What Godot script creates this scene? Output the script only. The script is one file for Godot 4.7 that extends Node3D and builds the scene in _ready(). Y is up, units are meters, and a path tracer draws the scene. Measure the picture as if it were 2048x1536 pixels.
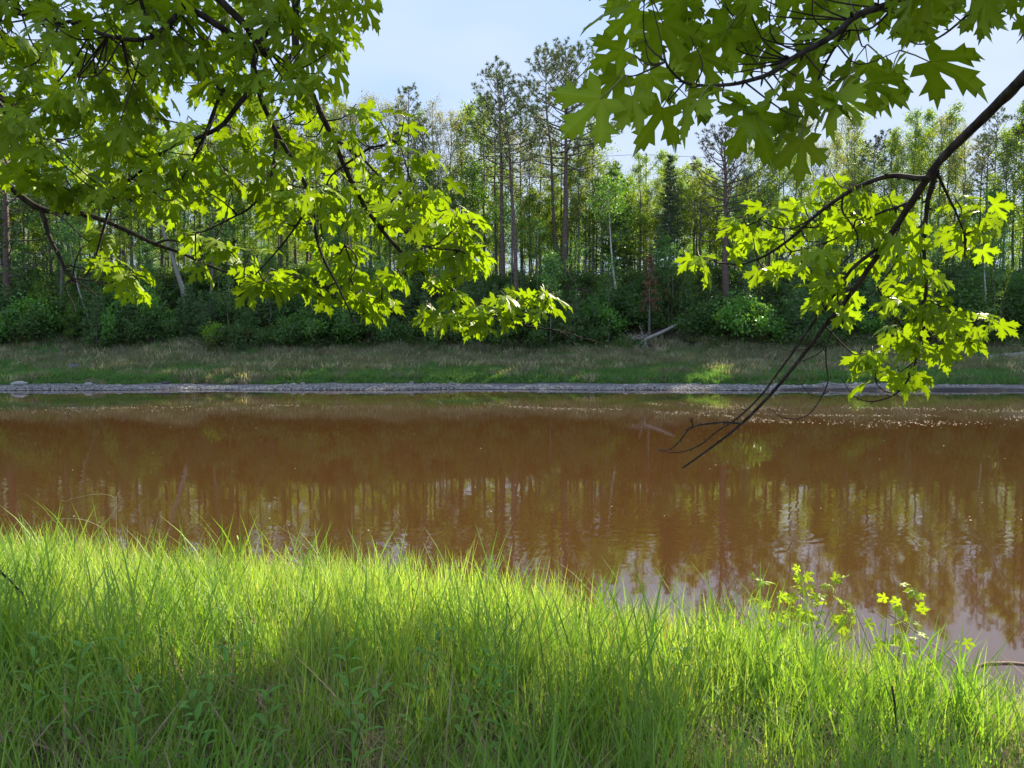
extends Node3D
# A brown river seen from a grassy bank under silver maple branches, woods on the far bank.

const F := 1540.0            # focal length of the photograph in its own pixels
const EYE := Vector3(0.0, 2.4, 0.0)
const PITCH := -2.53
const SUN_AZ := 37.0         # degrees to the right of straight ahead
const SUN_EL := 31.0

var rng := RandomNumberGenerator.new()
var on_clear: Array[Vector4] = []
var cam_xf := Transform3D()
var to_sun := Vector3.ZERO
var M := {}
var marks := []            # [column of the photograph, words] of trees that others are named after
var used := {}
var nz_ground := FastNoiseLite.new()
var nz_patch := FastNoiseLite.new()

# ---------------------------------------------------------------- mesh helpers
class MB:
	var v := PackedVector3Array()
	var n := PackedVector3Array()
	var c := PackedColorArray()
	var ix := PackedInt32Array()
	func empty() -> bool:
		return v.is_empty()
	func tri(a: Vector3, b: Vector3, d: Vector3, col: Color) -> void:
		var k := v.size()
		v.push_back(a); v.push_back(b); v.push_back(d)
		c.push_back(col); c.push_back(col); c.push_back(col)
		ix.push_back(k); ix.push_back(k + 1); ix.push_back(k + 2)
	func quad(a: Vector3, b: Vector3, d: Vector3, e: Vector3, col: Color) -> void:
		var k := v.size()
		v.push_back(a); v.push_back(b); v.push_back(d); v.push_back(e)
		c.push_back(col); c.push_back(col); c.push_back(col); c.push_back(col)
		ix.push_back(k); ix.push_back(k + 1); ix.push_back(k + 2)
		ix.push_back(k); ix.push_back(k + 2); ix.push_back(k + 3)
	# a tube along pts whose radius goes with rr (one per point); smooth normals
	func tube(pts: PackedVector3Array, rr: PackedFloat32Array, sides: int, col: Color, bump := 0.0, rg: RandomNumberGenerator = null) -> void:
		var m := pts.size()
		var k0 := v.size()
		var u := Vector3.ZERO
		for i in m:
			var d := (pts[mini(i + 1, m - 1)] - pts[maxi(i - 1, 0)]).normalized()
			if u == Vector3.ZERO:
				u = d.cross(Vector3(0.31, 0.2, 0.93)).normalized()
			u = (u - d * u.dot(d)).normalized()
			var w := d.cross(u)
			for k in sides:
				var a := TAU * k / sides
				var o := u * cos(a) + w * sin(a)
				var r := rr[i]
				if rg and bump > 0.0:
					r *= 1.0 + rg.randf_range(-bump, bump)
				v.push_back(pts[i] + o * r); n.push_back(o); c.push_back(col)
		for i in m - 1:
			for k in sides:
				var a := k0 + i * sides + k
				var b := k0 + i * sides + (k + 1) % sides
				var e := a + sides
				var f := b + sides
				ix.push_back(a); ix.push_back(e); ix.push_back(f)
				ix.push_back(a); ix.push_back(f); ix.push_back(b)
	func append(o: MB, t: Transform3D) -> void:
		var k := v.size()
		for p in o.v: v.push_back(t * p)
		for q in o.n: n.push_back((t.basis * q).normalized())
		c.append_array(o.c)
		for i in o.ix: ix.push_back(i + k)
	func mesh(mat: Material, am: ArrayMesh = null) -> ArrayMesh:
		var arr := []
		arr.resize(Mesh.ARRAY_MAX)
		arr[Mesh.ARRAY_VERTEX] = v
		if n.size() == v.size(): arr[Mesh.ARRAY_NORMAL] = n
		if c.size() == v.size(): arr[Mesh.ARRAY_COLOR] = c
		arr[Mesh.ARRAY_INDEX] = ix
		if am == null: am = ArrayMesh.new()
		am.add_surface_from_arrays(Mesh.PRIMITIVE_TRIANGLES, arr)
		am.surface_set_material(am.get_surface_count() - 1, mat)
		return am

func smooth(pts: PackedVector3Array, per: int) -> PackedVector3Array:
	var o := PackedVector3Array()
	var m := pts.size()
	for i in m - 1:
		var a := pts[maxi(i - 1, 0)]
		var b := pts[i]
		var c := pts[i + 1]
		var d := pts[mini(i + 2, m - 1)]
		for k in per:
			o.push_back(b.cubic_interpolate(c, a, d, float(k) / per))
	o.push_back(pts[m - 1])
	return o

func taper(m: int, r0: float, r1: float, pw := 1.0) -> PackedFloat32Array:
	var o := PackedFloat32Array()
	for i in m: o.push_back(lerpf(r0, r1, pow(float(i) / maxi(m - 1, 1), pw)))
	return o

func rv() -> Vector3:
	return Vector3(rng.randfn(), rng.randfn(), rng.randfn()) * 0.58

func unit() -> Vector3:
	return (Vector3(rng.randfn(), rng.randfn(), rng.randfn()) + Vector3(0, 0.0001, 0)).normalized()

# ---------------------------------------------------------------- naming
func numbered(called: String) -> String:
	var k: int = used.get(called, 0)
	used[called] = k + 1
	return called if k == 0 else "%s_%03d" % [called, k]

func tag(o: Node, label: String, category: String, group := "", kind := "") -> void:
	if label: o.set_meta("label", label)
	if category: o.set_meta("category", category)
	if group: o.set_meta("group", group)
	if kind: o.set_meta("kind", kind)

func thing(called: String, label: String, category: String, at := Vector3.ZERO, group := "") -> Node3D:
	var o := Node3D.new()
	o.name = numbered(called)
	add_child(o, true)
	o.position = at
	tag(o, label, category, group)
	return o

func part(called: String, m: Mesh, parent: Node3D, kind := "") -> MeshInstance3D:
	var o := MeshInstance3D.new()
	o.mesh = m
	o.name = called
	parent.add_child(o, true)
	if kind: o.set_meta("kind", kind)
	return o

func single(called: String, m: Mesh, label: String, category: String, group := "", kind := "") -> MeshInstance3D:
	var o := MeshInstance3D.new()
	o.mesh = m
	o.name = numbered(called)
	add_child(o, true)
	tag(o, label, category, group, kind)
	return o

func dup(src: Node3D, at: Vector3, turn: float, sc: Vector3, label := "", group := "") -> Node3D:
	var r: Node3D = src.duplicate()
	r.name = numbered(String(src.get_meta("called")))
	r.visible = true
	add_child(r, true)
	r.position = at
	r.rotation = Vector3(0, turn, 0)
	r.scale = sc
	if label: r.set_meta("label", label)
	if group: r.set_meta("group", group)
	return r

# ---------------------------------------------------------------- materials
func lin(r: float, g: float, b: float) -> Color:
	return Color(r, g, b).linear_to_srgb()

func noise_tex(freq: float, a: Color, b: Color, oct := 4, size := 256) -> NoiseTexture2D:
	var t := NoiseTexture2D.new()
	t.width = size; t.height = size
	t.seamless = true
	var f := FastNoiseLite.new()
	f.frequency = freq
	f.fractal_octaves = oct
	f.seed = 5
	t.noise = f
	var g := Gradient.new()
	g.set_color(0, a); g.set_color(1, b)
	g.set_offset(0, 0.25); g.set_offset(1, 0.75)
	t.color_ramp = g
	return t

func foliage_mat(called: String, back: Color, rough := 0.6, spec := 0.4) -> StandardMaterial3D:
	var m := StandardMaterial3D.new()
	m.resource_name = called
	m.vertex_color_use_as_albedo = true
	m.roughness = rough
	m.metallic_specular = spec
	m.backlight_enabled = true
	m.backlight = back
	m.cull_mode = BaseMaterial3D.CULL_DISABLED
	M[called] = m
	return m

func bark_mat(called: String, a: Color, b: Color, freq: float, scale: Vector3, relief := 0.0) -> StandardMaterial3D:
	var m := StandardMaterial3D.new()
	m.resource_name = called
	m.vertex_color_use_as_albedo = true
	m.albedo_texture = noise_tex(freq, a, b)
	m.uv1_triplanar = true
	m.uv1_scale = scale
	m.roughness = 0.9
	m.metallic_specular = 0.25
	M[called] = m
	return m

func make_materials() -> void:
	foliage_mat("maple_leaf", Color(1, 1, 0.5), 0.5, 0.3)
	foliage_mat("grass_blade", Color(1, 1, 0.65), 0.55, 0.35)
	foliage_mat("dry_grass", Color(0.5, 0.5, 0.5), 0.8, 0.2)
	foliage_mat("tree_leaf", Color(1, 1, 0.5), 0.55, 0.4)
	foliage_mat("needle", Color(0.4, 0.4, 0.3), 0.6, 0.3)
	bark_mat("maple_bark", lin(.018, .014, .011), lin(.06, .05, .042), 0.03, Vector3(6, 1.5, 6))
	bark_mat("pine_bark", lin(.06, .045, .04), lin(.2, .155, .135), 0.05, Vector3(1.2, .35, 1.2))
	bark_mat("grey_bark", lin(.06, .058, .052), lin(.2, .19, .17), 0.04, Vector3(1.2, .5, 1.2))
	bark_mat("birch_bark", lin(.28, .27, .25), lin(.62, .61, .58), 0.05, Vector3(.6, 2.6, .6))
	bark_mat("dead_wood", lin(.2, .19, .17), lin(.42, .4, .37), 0.04, Vector3(1.5, 1.5, 1.5))
	var stone := bark_mat("stone", lin(.17, .165, .16), lin(.36, .35, .335), 0.04, Vector3(1.5, 1.5, 1.5))
	stone.roughness = 0.8
	var g := StandardMaterial3D.new()
	g.vertex_color_use_as_albedo = true
	g.albedo_texture = noise_tex(0.05, Color(.62, .62, .62), Color(1, 1, 1), 5, 512)
	g.uv1_triplanar = true
	g.uv1_scale = Vector3(.45, .45, .45)
	g.roughness = 0.95
	g.metallic_specular = 0.2
	M["earth"] = g
	var pt := StandardMaterial3D.new()
	pt.albedo_color = lin(.15, .14, .045)
	pt.roughness = 0.5
	M["petiole"] = pt
	var foam := StandardMaterial3D.new()
	foam.albedo_color = lin(.55, .45, .33)
	foam.roughness = 0.8
	M["foam"] = foam
	var wire := StandardMaterial3D.new()
	wire.albedo_color = lin(.04, .04, .04)
	wire.roughness = 0.5
	M["wire"] = wire

# ---------------------------------------------------------------- the lie of the land
func P(px: float, py: float, d: float) -> Vector3:
	return cam_xf * Vector3((px - 1024.0) / F * d, (768.0 - py) / F * d, -d)

func edge_z(x: float) -> float:      # where the near bank meets the water
	var ks := [-60.0, -12.0, -5.0, -2.5, 0.0, 1.6, 2.7, 4.0, 8.0, 60.0]
	var zs := [-14.0, -8.9, -7.5, -6.85, -6.1, -5.1, -4.45, -3.75, -2.8, -1.4]
	var r := -14.0
	for i in 9:
		if x >= ks[i]:
			var t: float = clampf((x - ks[i]) / (ks[i + 1] - ks[i]), 0, 1)
			r = lerpf(zs[i], zs[i + 1], t * t * (3 - 2 * t) * 0.4 + t * 0.6)
	return r

func near_h(x: float, z: float) -> float:
	var e := z - edge_z(x) + nz_patch.get_noise_2d(x * 9.0, z * 9.0) * 0.12
	if e < 0.0:
		return 0.12 + e * 0.7
	return 0.12 + 0.36 * (1.0 - exp(-e * 1.3)) + 0.075 * minf(e, 12.0) + nz_ground.get_noise_2d(x * 3.0, z * 3.0) * 0.05

func shore(x: float) -> float:       # distance of the far waterline
	return 46.0 + nz_patch.get_noise_2d(x * 1.2, 40.0) * 1.1 + maxf(0.0, x - 8.0) * -0.05

func far_h(x: float, z: float) -> float:
	var t := -z - shore(x)
	var h := 0.0
	var b := nz_patch.get_noise_2d(x * 0.7, 90.0)
	if t < 0.0: h = t * 0.12
	elif t < 2.8: h = t * 0.125
	elif t < 9.0: h = 0.35 + (t - 2.8) * 0.19
	elif t < 12.0: h = 1.53 + (t - 9.0) * 0.3
	else:
		var s := clampf((t - 12.0) / (10.0 + b * 1.5), 0.0, 1.0)
		h = 2.43 + (6.4 + b * 0.8) * (s * 0.55 + 0.45 * s * s * (3 - 2 * s))
		h += minf(maxf(0.0, t - 24.0), 90.0) * 0.035
	return h + nz_ground.get_noise_2d(x, z) * clampf(t * 0.05, 0.0, 0.5)

func on_bank(px: float, py: float) -> Vector3:   # the point of the far bank seen at a pixel
	var z := -44.0
	while z > -72.0:
		var x := (px - 1024.0) / F * -z
		var h := far_h(x, z)
		if 700.0 - (h - EYE.y) / -z * F <= py:
			return Vector3(x, h, z)
		z -= 0.1
	var xx := (px - 1024.0) / F * 72.0
	return Vector3(xx, far_h(xx, -72.0), -72.0)

func on_far(px: float, z: float) -> Vector3:
	var x := (px - 1024.0) / F * -z
	return Vector3(x, far_h(x, z), z)

func kept_clear(x: float, z: float) -> bool:     # where logs, stones and the fallen tree lie
	for c in [on_clear[0], on_clear[1], on_clear[2], on_clear[3], on_clear[4]]:
		var q := Vector2(x, z) - Vector2(c.x, c.y)
		if absf(q.x) < c.z and q.y > -.6 and q.y < c.w: return true
	return false

func tall(py: float, at: Vector3) -> float:      # height that reaches that row
	return (700.0 - py) / F * -at.z + EYE.y - at.y

#SECTION sky
func make_sky(env: Environment) -> void:
	var w := 1024
	var h := 512
	var im := Image.create(w, h, false, Image.FORMAT_RGBF)
	var nz := FastNoiseLite.new()
	nz.seed = 11
	nz.frequency = 0.9
	nz.fractal_octaves = 5
	for j in h:
		var el := (0.5 - (j + 0.5) / h) * PI
		for i in w:
			var az := ((i + 0.5) / w - 0.5) * TAU
			var d := Vector3(sin(az) * cos(el), sin(el), -cos(az) * cos(el))
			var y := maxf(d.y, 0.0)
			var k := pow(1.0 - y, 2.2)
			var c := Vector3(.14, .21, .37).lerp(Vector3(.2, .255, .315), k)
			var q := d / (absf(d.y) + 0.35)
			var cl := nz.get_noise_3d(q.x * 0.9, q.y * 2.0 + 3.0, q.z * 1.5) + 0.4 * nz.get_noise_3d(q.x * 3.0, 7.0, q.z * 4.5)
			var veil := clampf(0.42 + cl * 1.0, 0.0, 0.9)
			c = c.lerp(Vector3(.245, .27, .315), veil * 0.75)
			var ang := rad_to_deg(acos(clampf(d.dot(to_sun), -1, 1)))
			c += Vector3(.3, .29, .27) * (0.7 * exp(-ang / 22.0) + 1.2 * exp(-ang / 6.0))
			if d.y < 0.0:
				c = c.lerp(Vector3(.06, .07, .05), clampf(-d.y * 20.0, 0, 1))
			im.set_pixel(i, j, Color(c.x, c.y, c.z))
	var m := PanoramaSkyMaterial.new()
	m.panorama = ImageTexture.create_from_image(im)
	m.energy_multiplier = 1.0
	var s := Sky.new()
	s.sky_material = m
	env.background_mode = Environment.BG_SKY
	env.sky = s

#SECTION terrain
func make_terrain() -> void:
	# far bank: one sheet from the river bed to the horizon
	var mb := MB.new()
	var zs := PackedFloat32Array()
	var z := -44.0
	while z > -400.0:
		zs.push_back(z)
		z -= 0.35 if z > -72.0 else (2.0 if z > -140.0 else 20.0)
	var nx := 261
	for j in zs.size():
		for i in nx:
			var u := (i - (nx - 1) * 0.5) / ((nx - 1) * 0.5)
			var x := u * 70.0 + pow(u, 5) * 330.0
			var zz: float = zs[j]
			mb.v.push_back(Vector3(x, far_h(x, zz), zz))
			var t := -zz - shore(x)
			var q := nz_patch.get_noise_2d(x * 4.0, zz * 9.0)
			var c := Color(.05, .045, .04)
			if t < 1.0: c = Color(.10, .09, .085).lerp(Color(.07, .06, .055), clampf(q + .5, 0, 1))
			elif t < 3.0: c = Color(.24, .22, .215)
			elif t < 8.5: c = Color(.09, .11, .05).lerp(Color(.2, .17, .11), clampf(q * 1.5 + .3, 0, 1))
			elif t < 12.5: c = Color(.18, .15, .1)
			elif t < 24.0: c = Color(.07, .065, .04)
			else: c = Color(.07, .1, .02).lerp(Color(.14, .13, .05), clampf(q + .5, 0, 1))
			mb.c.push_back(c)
	for j in zs.size() - 1:
		for i in nx - 1:
			var a := j * nx + i
			mb.ix.append_array([a, a + nx, a + nx + 1, a, a + nx + 1, a + 1])
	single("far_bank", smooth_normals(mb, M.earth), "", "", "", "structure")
	# near bank
	mb = MB.new()
	nx = 170
	var nzr := 110
	for j in nzr:
		for i in nx:
			var x := -17.0 + 34.0 * i / (nx - 1.0)
			var zz := 5.0 - 19.0 * j / (nzr - 1.0)
			mb.v.push_back(Vector3(x, near_h(x, zz), zz))
			var q := nz_patch.get_noise_2d(x * 22.0, zz * 22.0)
			mb.c.push_back(Color(.075, .06, .04).lerp(Color(.22, .18, .11), clampf(q * 1.3 + .45, 0, 1)))
	for j in nzr - 1:
		for i in nx - 1:
			var a := j * nx + i
			mb.ix.append_array([a, a + nx, a + nx + 1, a, a + nx + 1, a + 1])
	single("near_bank", smooth_normals(mb, M.earth), "", "", "", "structure")

func smooth_normals(mb: MB, mat: Material) -> ArrayMesh:
	var n := PackedVector3Array()
	n.resize(mb.v.size())
	for k in range(0, mb.ix.size(), 3):
		var a := mb.ix[k]
		var b := mb.ix[k + 1]
		var c := mb.ix[k + 2]
		var f := (mb.v[c] - mb.v[a]).cross(mb.v[b] - mb.v[a])
		n[a] += f; n[b] += f; n[c] += f
	for k in n.size(): n[k] = n[k].normalized()
	mb.n = n
	return mb.mesh(mat)

func make_water() -> void:
	var x0 := -38.0
	var x1 := 38.0
	var z0 := -1.0
	var z1 := -48.0
	var w := 2048
	var h := 1024
	var a := FastNoiseLite.new()
	a.seed = 3; a.frequency = 1.0; a.fractal_octaves = 2
	var b := FastNoiseLite.new()
	b.seed = 8; b.frequency = 1.0; b.fractal_octaves = 2
	var big := FastNoiseLite.new()
	big.seed = 21; big.frequency = 0.11; big.fractal_octaves = 3
	var hh := PackedFloat32Array()
	hh.resize(w * h)
	var dx := (x1 - x0) / w
	var dz := (z0 - z1) / h
	for j in h:
		var z := z1 + (j + 0.5) * dz
		var far := clampf((-z - 6.0) / 26.0, 0.0, 1.0)
		for i in w:
			var x := x0 + (i + 0.5) * dx
			var p := big.get_noise_2d(x, z * 1.6)
			var amp := lerpf(0.0009, 0.00014, pow(far, 0.45)) * clampf(0.75 + p * 1.7, 0.2, 1.8)
			hh[j * w + i] = amp * a.get_noise_2d(x * 2.6, z * 3.2) + amp * (0.8 - 0.5 * far) * b.get_noise_2d(x * 5.5, z * 9.0)
	var bytes := PackedByteArray()
	bytes.resize(w * h * 3)
	for j in h:
		for i in w:
			var sx := 0.0
			var sz := 0.0
			if i > 0 and i < w - 1: sx = (hh[j * w + i + 1] - hh[j * w + i - 1]) / (2 * dx)
			if j > 0 and j < h - 1: sz = (hh[(j + 1) * w + i] - hh[(j - 1) * w + i]) / (2 * dz)
			var o := (j * w + i) * 3
			# slopes are stored times eight, and the material's normal_scale undoes that
			bytes[o] = clampi(roundi(127.5 - sx * 8.0 * 127.5), 0, 255)
			bytes[o + 1] = clampi(roundi(127.5 - sz * 8.0 * 127.5), 0, 255)
			bytes[o + 2] = 255
	var im := Image.create_from_data(w, h, false, Image.FORMAT_RGB8, bytes)
	var m := StandardMaterial3D.new()
	m.resource_name = "river_water"
	m.albedo_color = lin(.058, .0262, .0082)
	m.roughness = 0.03
	m.metallic_specular = 0.7
	m.normal_enabled = true
	m.normal_texture = ImageTexture.create_from_image(im)
	m.normal_scale = 0.125
	m.texture_repeat = false
	M["water"] = m
	var st := SurfaceTool.new()
	st.begin(Mesh.PRIMITIVE_TRIANGLES)
	var xs := [-300.0, x0, x1, 300.0]
	var zs := [8.0, z0, z1, -60.0]
	for j in 4:
		for i in 4:
			st.set_normal(Vector3.UP)
			st.set_tangent(Plane(1, 0, 0, 1))
			st.set_uv(Vector2((xs[i] - x0) / (x1 - x0), (zs[j] - z1) / (z0 - z1)))
			st.add_vertex(Vector3(xs[i], 0, zs[j]))
	for j in 3:
		for i in 3:
			var k := j * 4 + i
			for q in [k, k + 4, k + 5, k, k + 5, k + 1]: st.add_index(q)
	st.set_material(m)
	single("river_water", st.commit(), "", "", "", "structure")
	# foam: flecks that the slow current has drawn into lines
	var ic := MB.new()
	for k in 6:
		var p := Vector3(cos(TAU * k / 6), 0, sin(TAU * k / 6))
		var q := Vector3(cos(TAU * (k + 1) / 6), 0, sin(TAU * (k + 1) / 6))
		ic.tri(Vector3(0, .5, 0), p, q, Color.WHITE)
	rng.seed = 71
	var xf := []
	var lines := [[[-20, -31.5], [-12, -33], [-4, -33.6], [2, -32], [10, -29], [17, -27.5], [26, -27]], [[-4, -36], [4, -30], [9, -27.3], [13, -27], [22, -28.5]], [[6, -34], [12, -33.4], [19, -32], [24, -31.6]], [[-26, -33], [-18, -30.5], [-8, -31.6]], [[7, -28], [13, -26.5], [20, -26.0], [26, -27]]]
	for li in lines.size():
		var L: Array = lines[li]
		for s in L.size() - 1:
			for k in 190:
				var t := rng.randf()
				var x := lerpf(L[s][0], L[s + 1][0], t)
				var z := lerpf(L[s][1], L[s + 1][1], t) + rng.randfn() * (0.25 if li == 0 else 0.6) + sin(x * .7) * 0.4 + (1.5 if li > 0 and x > 8.0 else 0.0)
				if nz_patch.get_noise_2d(x * 6.0, li * 31.0) < -0.12: continue
				var r := rng.randf_range(.008, .022)
				xf.append(Transform3D(Basis.from_scale(Vector3(r, r * .6, r)), Vector3(x, 0.001, z)))
	for k in 110:
		var z := rng.randf_range(-40, -9)
		var x := rng.randf_range(-.7, .7) * -z
		var r := rng.randf_range(.006, .016)
		xf.append(Transform3D(Basis.from_scale(Vector3(r, r * .6, r)), Vector3(x, 0.001, z)))
	var f := multi(ic.mesh(M.foam), xf, [])
	f.name = "foam"
	tag(f, "white flecks of foam drifting in lines on the brown river", "foam", "", "stuff")
	add_child(f, true)

func multi(mesh: Mesh, xf: Array, cols: Array) -> MultiMeshInstance3D:
	var mm := MultiMesh.new()
	mm.transform_format = MultiMesh.TRANSFORM_3D
	mm.use_colors = not cols.is_empty()
	mm.mesh = mesh
	mm.instance_count = xf.size()
	for i in xf.size():
		mm.set_instance_transform(i, xf[i])
		if not cols.is_empty(): mm.set_instance_color(i, cols[i])
	var o := MultiMeshInstance3D.new()
	o.multimesh = mm
	return o

#SECTION trees
func leaf_at(mb: MB, p: Vector3, s: float, col: Color) -> void:
	var a := unit()
	var b := a.cross(unit()).normalized()
	mb.quad(p - a * s, p + b * s * .62, p + a * s, p - b * s * .62, col)

func tuft_at(mb: MB, p: Vector3, dir: Vector3, s: float, nb: int, col: Color, wide := 0.09) -> void:
	for k in nb:
		var d := (dir * 0.55 + unit()).normalized()
		var w := d.cross(unit()).normalized() * s * wide
		mb.tri(p - w, p + w, p + d * s * rng.randf_range(.7, 1.15), col.lerp(Color(col.r * 1.7, col.g * 1.6, col.b * 1.3), rng.randf() * rng.randf()))

func proto(called: String, label: String, category: String, group: String) -> Node3D:
	var o := Node3D.new()
	o.name = "source"
	o.set_meta("called", called)
	tag(o, label, category, group)
	return o

# a trunk that goes through offsets (share of the height, sideways x, z)
func trunk_path(h: float, lean: Array, wob: float, segs := 9) -> PackedVector3Array:
	var raw := PackedVector3Array()
	if lean.is_empty():
		lean = [[0.0, 0.0, 0.0], [1.0, 0.0, 0.0]]
	for i in segs + 1:
		var t := float(i) / segs
		var off := Vector3.ZERO
		for k in lean.size() - 1:
			if t >= lean[k][0] - 0.0001:
				var u: float = clampf((t - lean[k][0]) / (lean[k + 1][0] - lean[k][0]), 0, 1)
				off = Vector3(lerpf(lean[k][1], lean[k + 1][1], u), 0, lerpf(lean[k][2], lean[k + 1][2], u))
		if i > 0: off += Vector3(rng.randfn(), 0, rng.randfn()) * wob * t
		raw.push_back(Vector3(off.x, t * h, off.z))
	raw[0].y = -0.4
	return smooth(raw, 2)

func along(pts: PackedVector3Array, t: float) -> Vector3:
	var f := clampf(t, 0, 1) * (pts.size() - 1)
	var i := mini(int(f), pts.size() - 2)
	return pts[i].lerp(pts[i + 1], f - i)

func trunk_mesh(path: PackedVector3Array, r: float, mat: Material, col := Color.WHITE, tip := 0.12) -> ArrayMesh:
	var mb := MB.new()
	var rr := taper(path.size(), r, r * tip, 0.9)
	rr[0] *= 1.35
	mb.tube(path, rr, 9, col, 0.06, rng)
	return mb.mesh(mat)

# red pine: bare bole, open crown of upswept boughs that end in needle tufts
func pine(called: String, label: String, group: String, h: float, r: float, base: float, wide: float, nb: int, lean: Array, col: Color, o := {}) -> Node3D:
	var t := proto(called, label, "pine tree", group)
	var path := trunk_path(h, lean, 0.07)
	part("trunk", trunk_mesh(path, r, M.pine_bark), t)
	var br := MB.new()
	var fo := MB.new()
	var az := rng.randf() * TAU
	var dens: float = o.get("dens", 1.0)
	for i in nb:
		var s := pow((i + 0.5) / nb, 0.85)
		var ty := lerpf(base, 0.985, s)
		var p := along(path, ty)
		az += 2.4 + rng.randf_range(-.5, .5)
		var prof: float = (0.62 + 0.38 * sin(clampf(s * 1.5 + .1, 0, 1.6) * PI * .62)) * pow(1.0 - s, o.get("round", 0.42))
		var l := wide * prof * rng.randf_range(.6, 1.1) + 0.35
		var el := deg_to_rad(lerpf(o.get("low", -4.0), 48.0, s) + rng.randf_range(-12, 12))
		var d := Vector3(cos(az) * cos(el), sin(el), sin(az) * cos(el))
		var q := PackedVector3Array([p, p + d * l * .4 + Vector3(0, -.03, 0) * l, p + d * l * .75 + Vector3(0, .04 * l, 0) + rv() * .12, p + d * l + Vector3(0, .2 * l, 0)])
		q = smooth(q, 2)
		var dead: bool = s < o.get("dead", 0.0)
		br.tube(q, taper(q.size(), 0.022 + l * 0.013, 0.012), 4, Color(.85, .8, .8))
		for k in int((2.0 + l * 2.6) * (0.6 if dead else 1.0)):
			var u := rng.randf_range(.35, 1.0)
			var a := along(q, u)
			var dd := (d * .6 + unit() * .75 + Vector3(0, .35, 0)).normalized()
			var ll := l * rng.randf_range(.1, .32) * (1.25 - u * .5) + .15
			var e := a + dd * ll
			var m := a.lerp(e, .5) - Vector3(0, ll * .1, 0)
			br.tube(PackedVector3Array([a, m, e]), taper(3, .016, .007), 3, Color(.8, .75, .75))
			if dead and rng.randf() < .75: continue
			for z in rng.randi_range(1, 2) + int(o.get("full", 0)):
				var cc := col.lerp(Color(col.r * 1.5, col.g * 1.35, col.b), rng.randf() * .7)
				tuft_at(fo, a.lerp(e, rng.randf_range(.55, 1.0)) + rv() * .12 * ll, dd, rng.randf_range(.2, .36), int(15 * dens), cc)
		if not dead:
			tuft_at(fo, q[q.size() - 1], d, .34, 16, col)
	part("branches", br.mesh(M.grey_bark), t, "stuff")
	part("crown", fo.mesh(M.needle), t, "stuff")
	return t

# spruce or fir: boughs in whorls, narrowing to the tip
func spruce(called: String, label: String, group: String, h: float, wide: float, base: float, col: Color, o := {}) -> Node3D:
	var t := proto(called, label, o.get("cat", "spruce tree"), group)
	var path := trunk_path(h, o.get("lean", []), 0.03)
	part("trunk", trunk_mesh(path, h * .011 + .03, M.grey_bark), t)
	var br := MB.new()
	var fo := MB.new()
	var rows := int(h * o.get("rows", 2.6))
	for i in rows:
		var s := float(i) / rows
		var p := along(path, lerpf(base, .99, s))
		for k in o.get("per", 6):
			var az: float = TAU * k / float(o.get("per", 6)) + i * 1.1 + rng.randf_range(-.35, .35)
			var l: float = wide * pow(1.0 - s, .8) * rng.randf_range(.65, 1.15) + .12
			if rng.randf() < o.get("gap", 0.12): continue
			var el := deg_to_rad(lerpf(-16, 34, s) + rng.randf_range(-8, 8))
			var d := Vector3(cos(az) * cos(el), sin(el), sin(az) * cos(el))
			var q := smooth(PackedVector3Array([p, p + d * l * .55 - Vector3(0, l * .07, 0), p + d * l + Vector3(0, l * .02, 0)]), 2)
			br.tube(q, taper(q.size(), .02, .006), 3, Color(.7, .65, .62))
			var nn := int(l * o.get("spray", 9.0)) + 2
			for z in nn:
				var u := rng.randf_range(.15, 1.0)
				var a := along(q, u)
				var side := d.cross(Vector3.UP).normalized() * (1 if z % 2 else -1)
				var dd := (d * .7 + side * .8 + Vector3(0, -.12, 0) + rv() * .3).normalized()
				tuft_at(fo, a, dd, rng.randf_range(.18, .34), 6, col.lerp(Color(col.r * 1.6, col.g * 1.5, col.b), rng.randf() * .6), .13)
	part("branches", br.mesh(M.grey_bark), t, "stuff")
	part("crown", fo.mesh(M.needle), t, "stuff")
	return t

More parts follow.
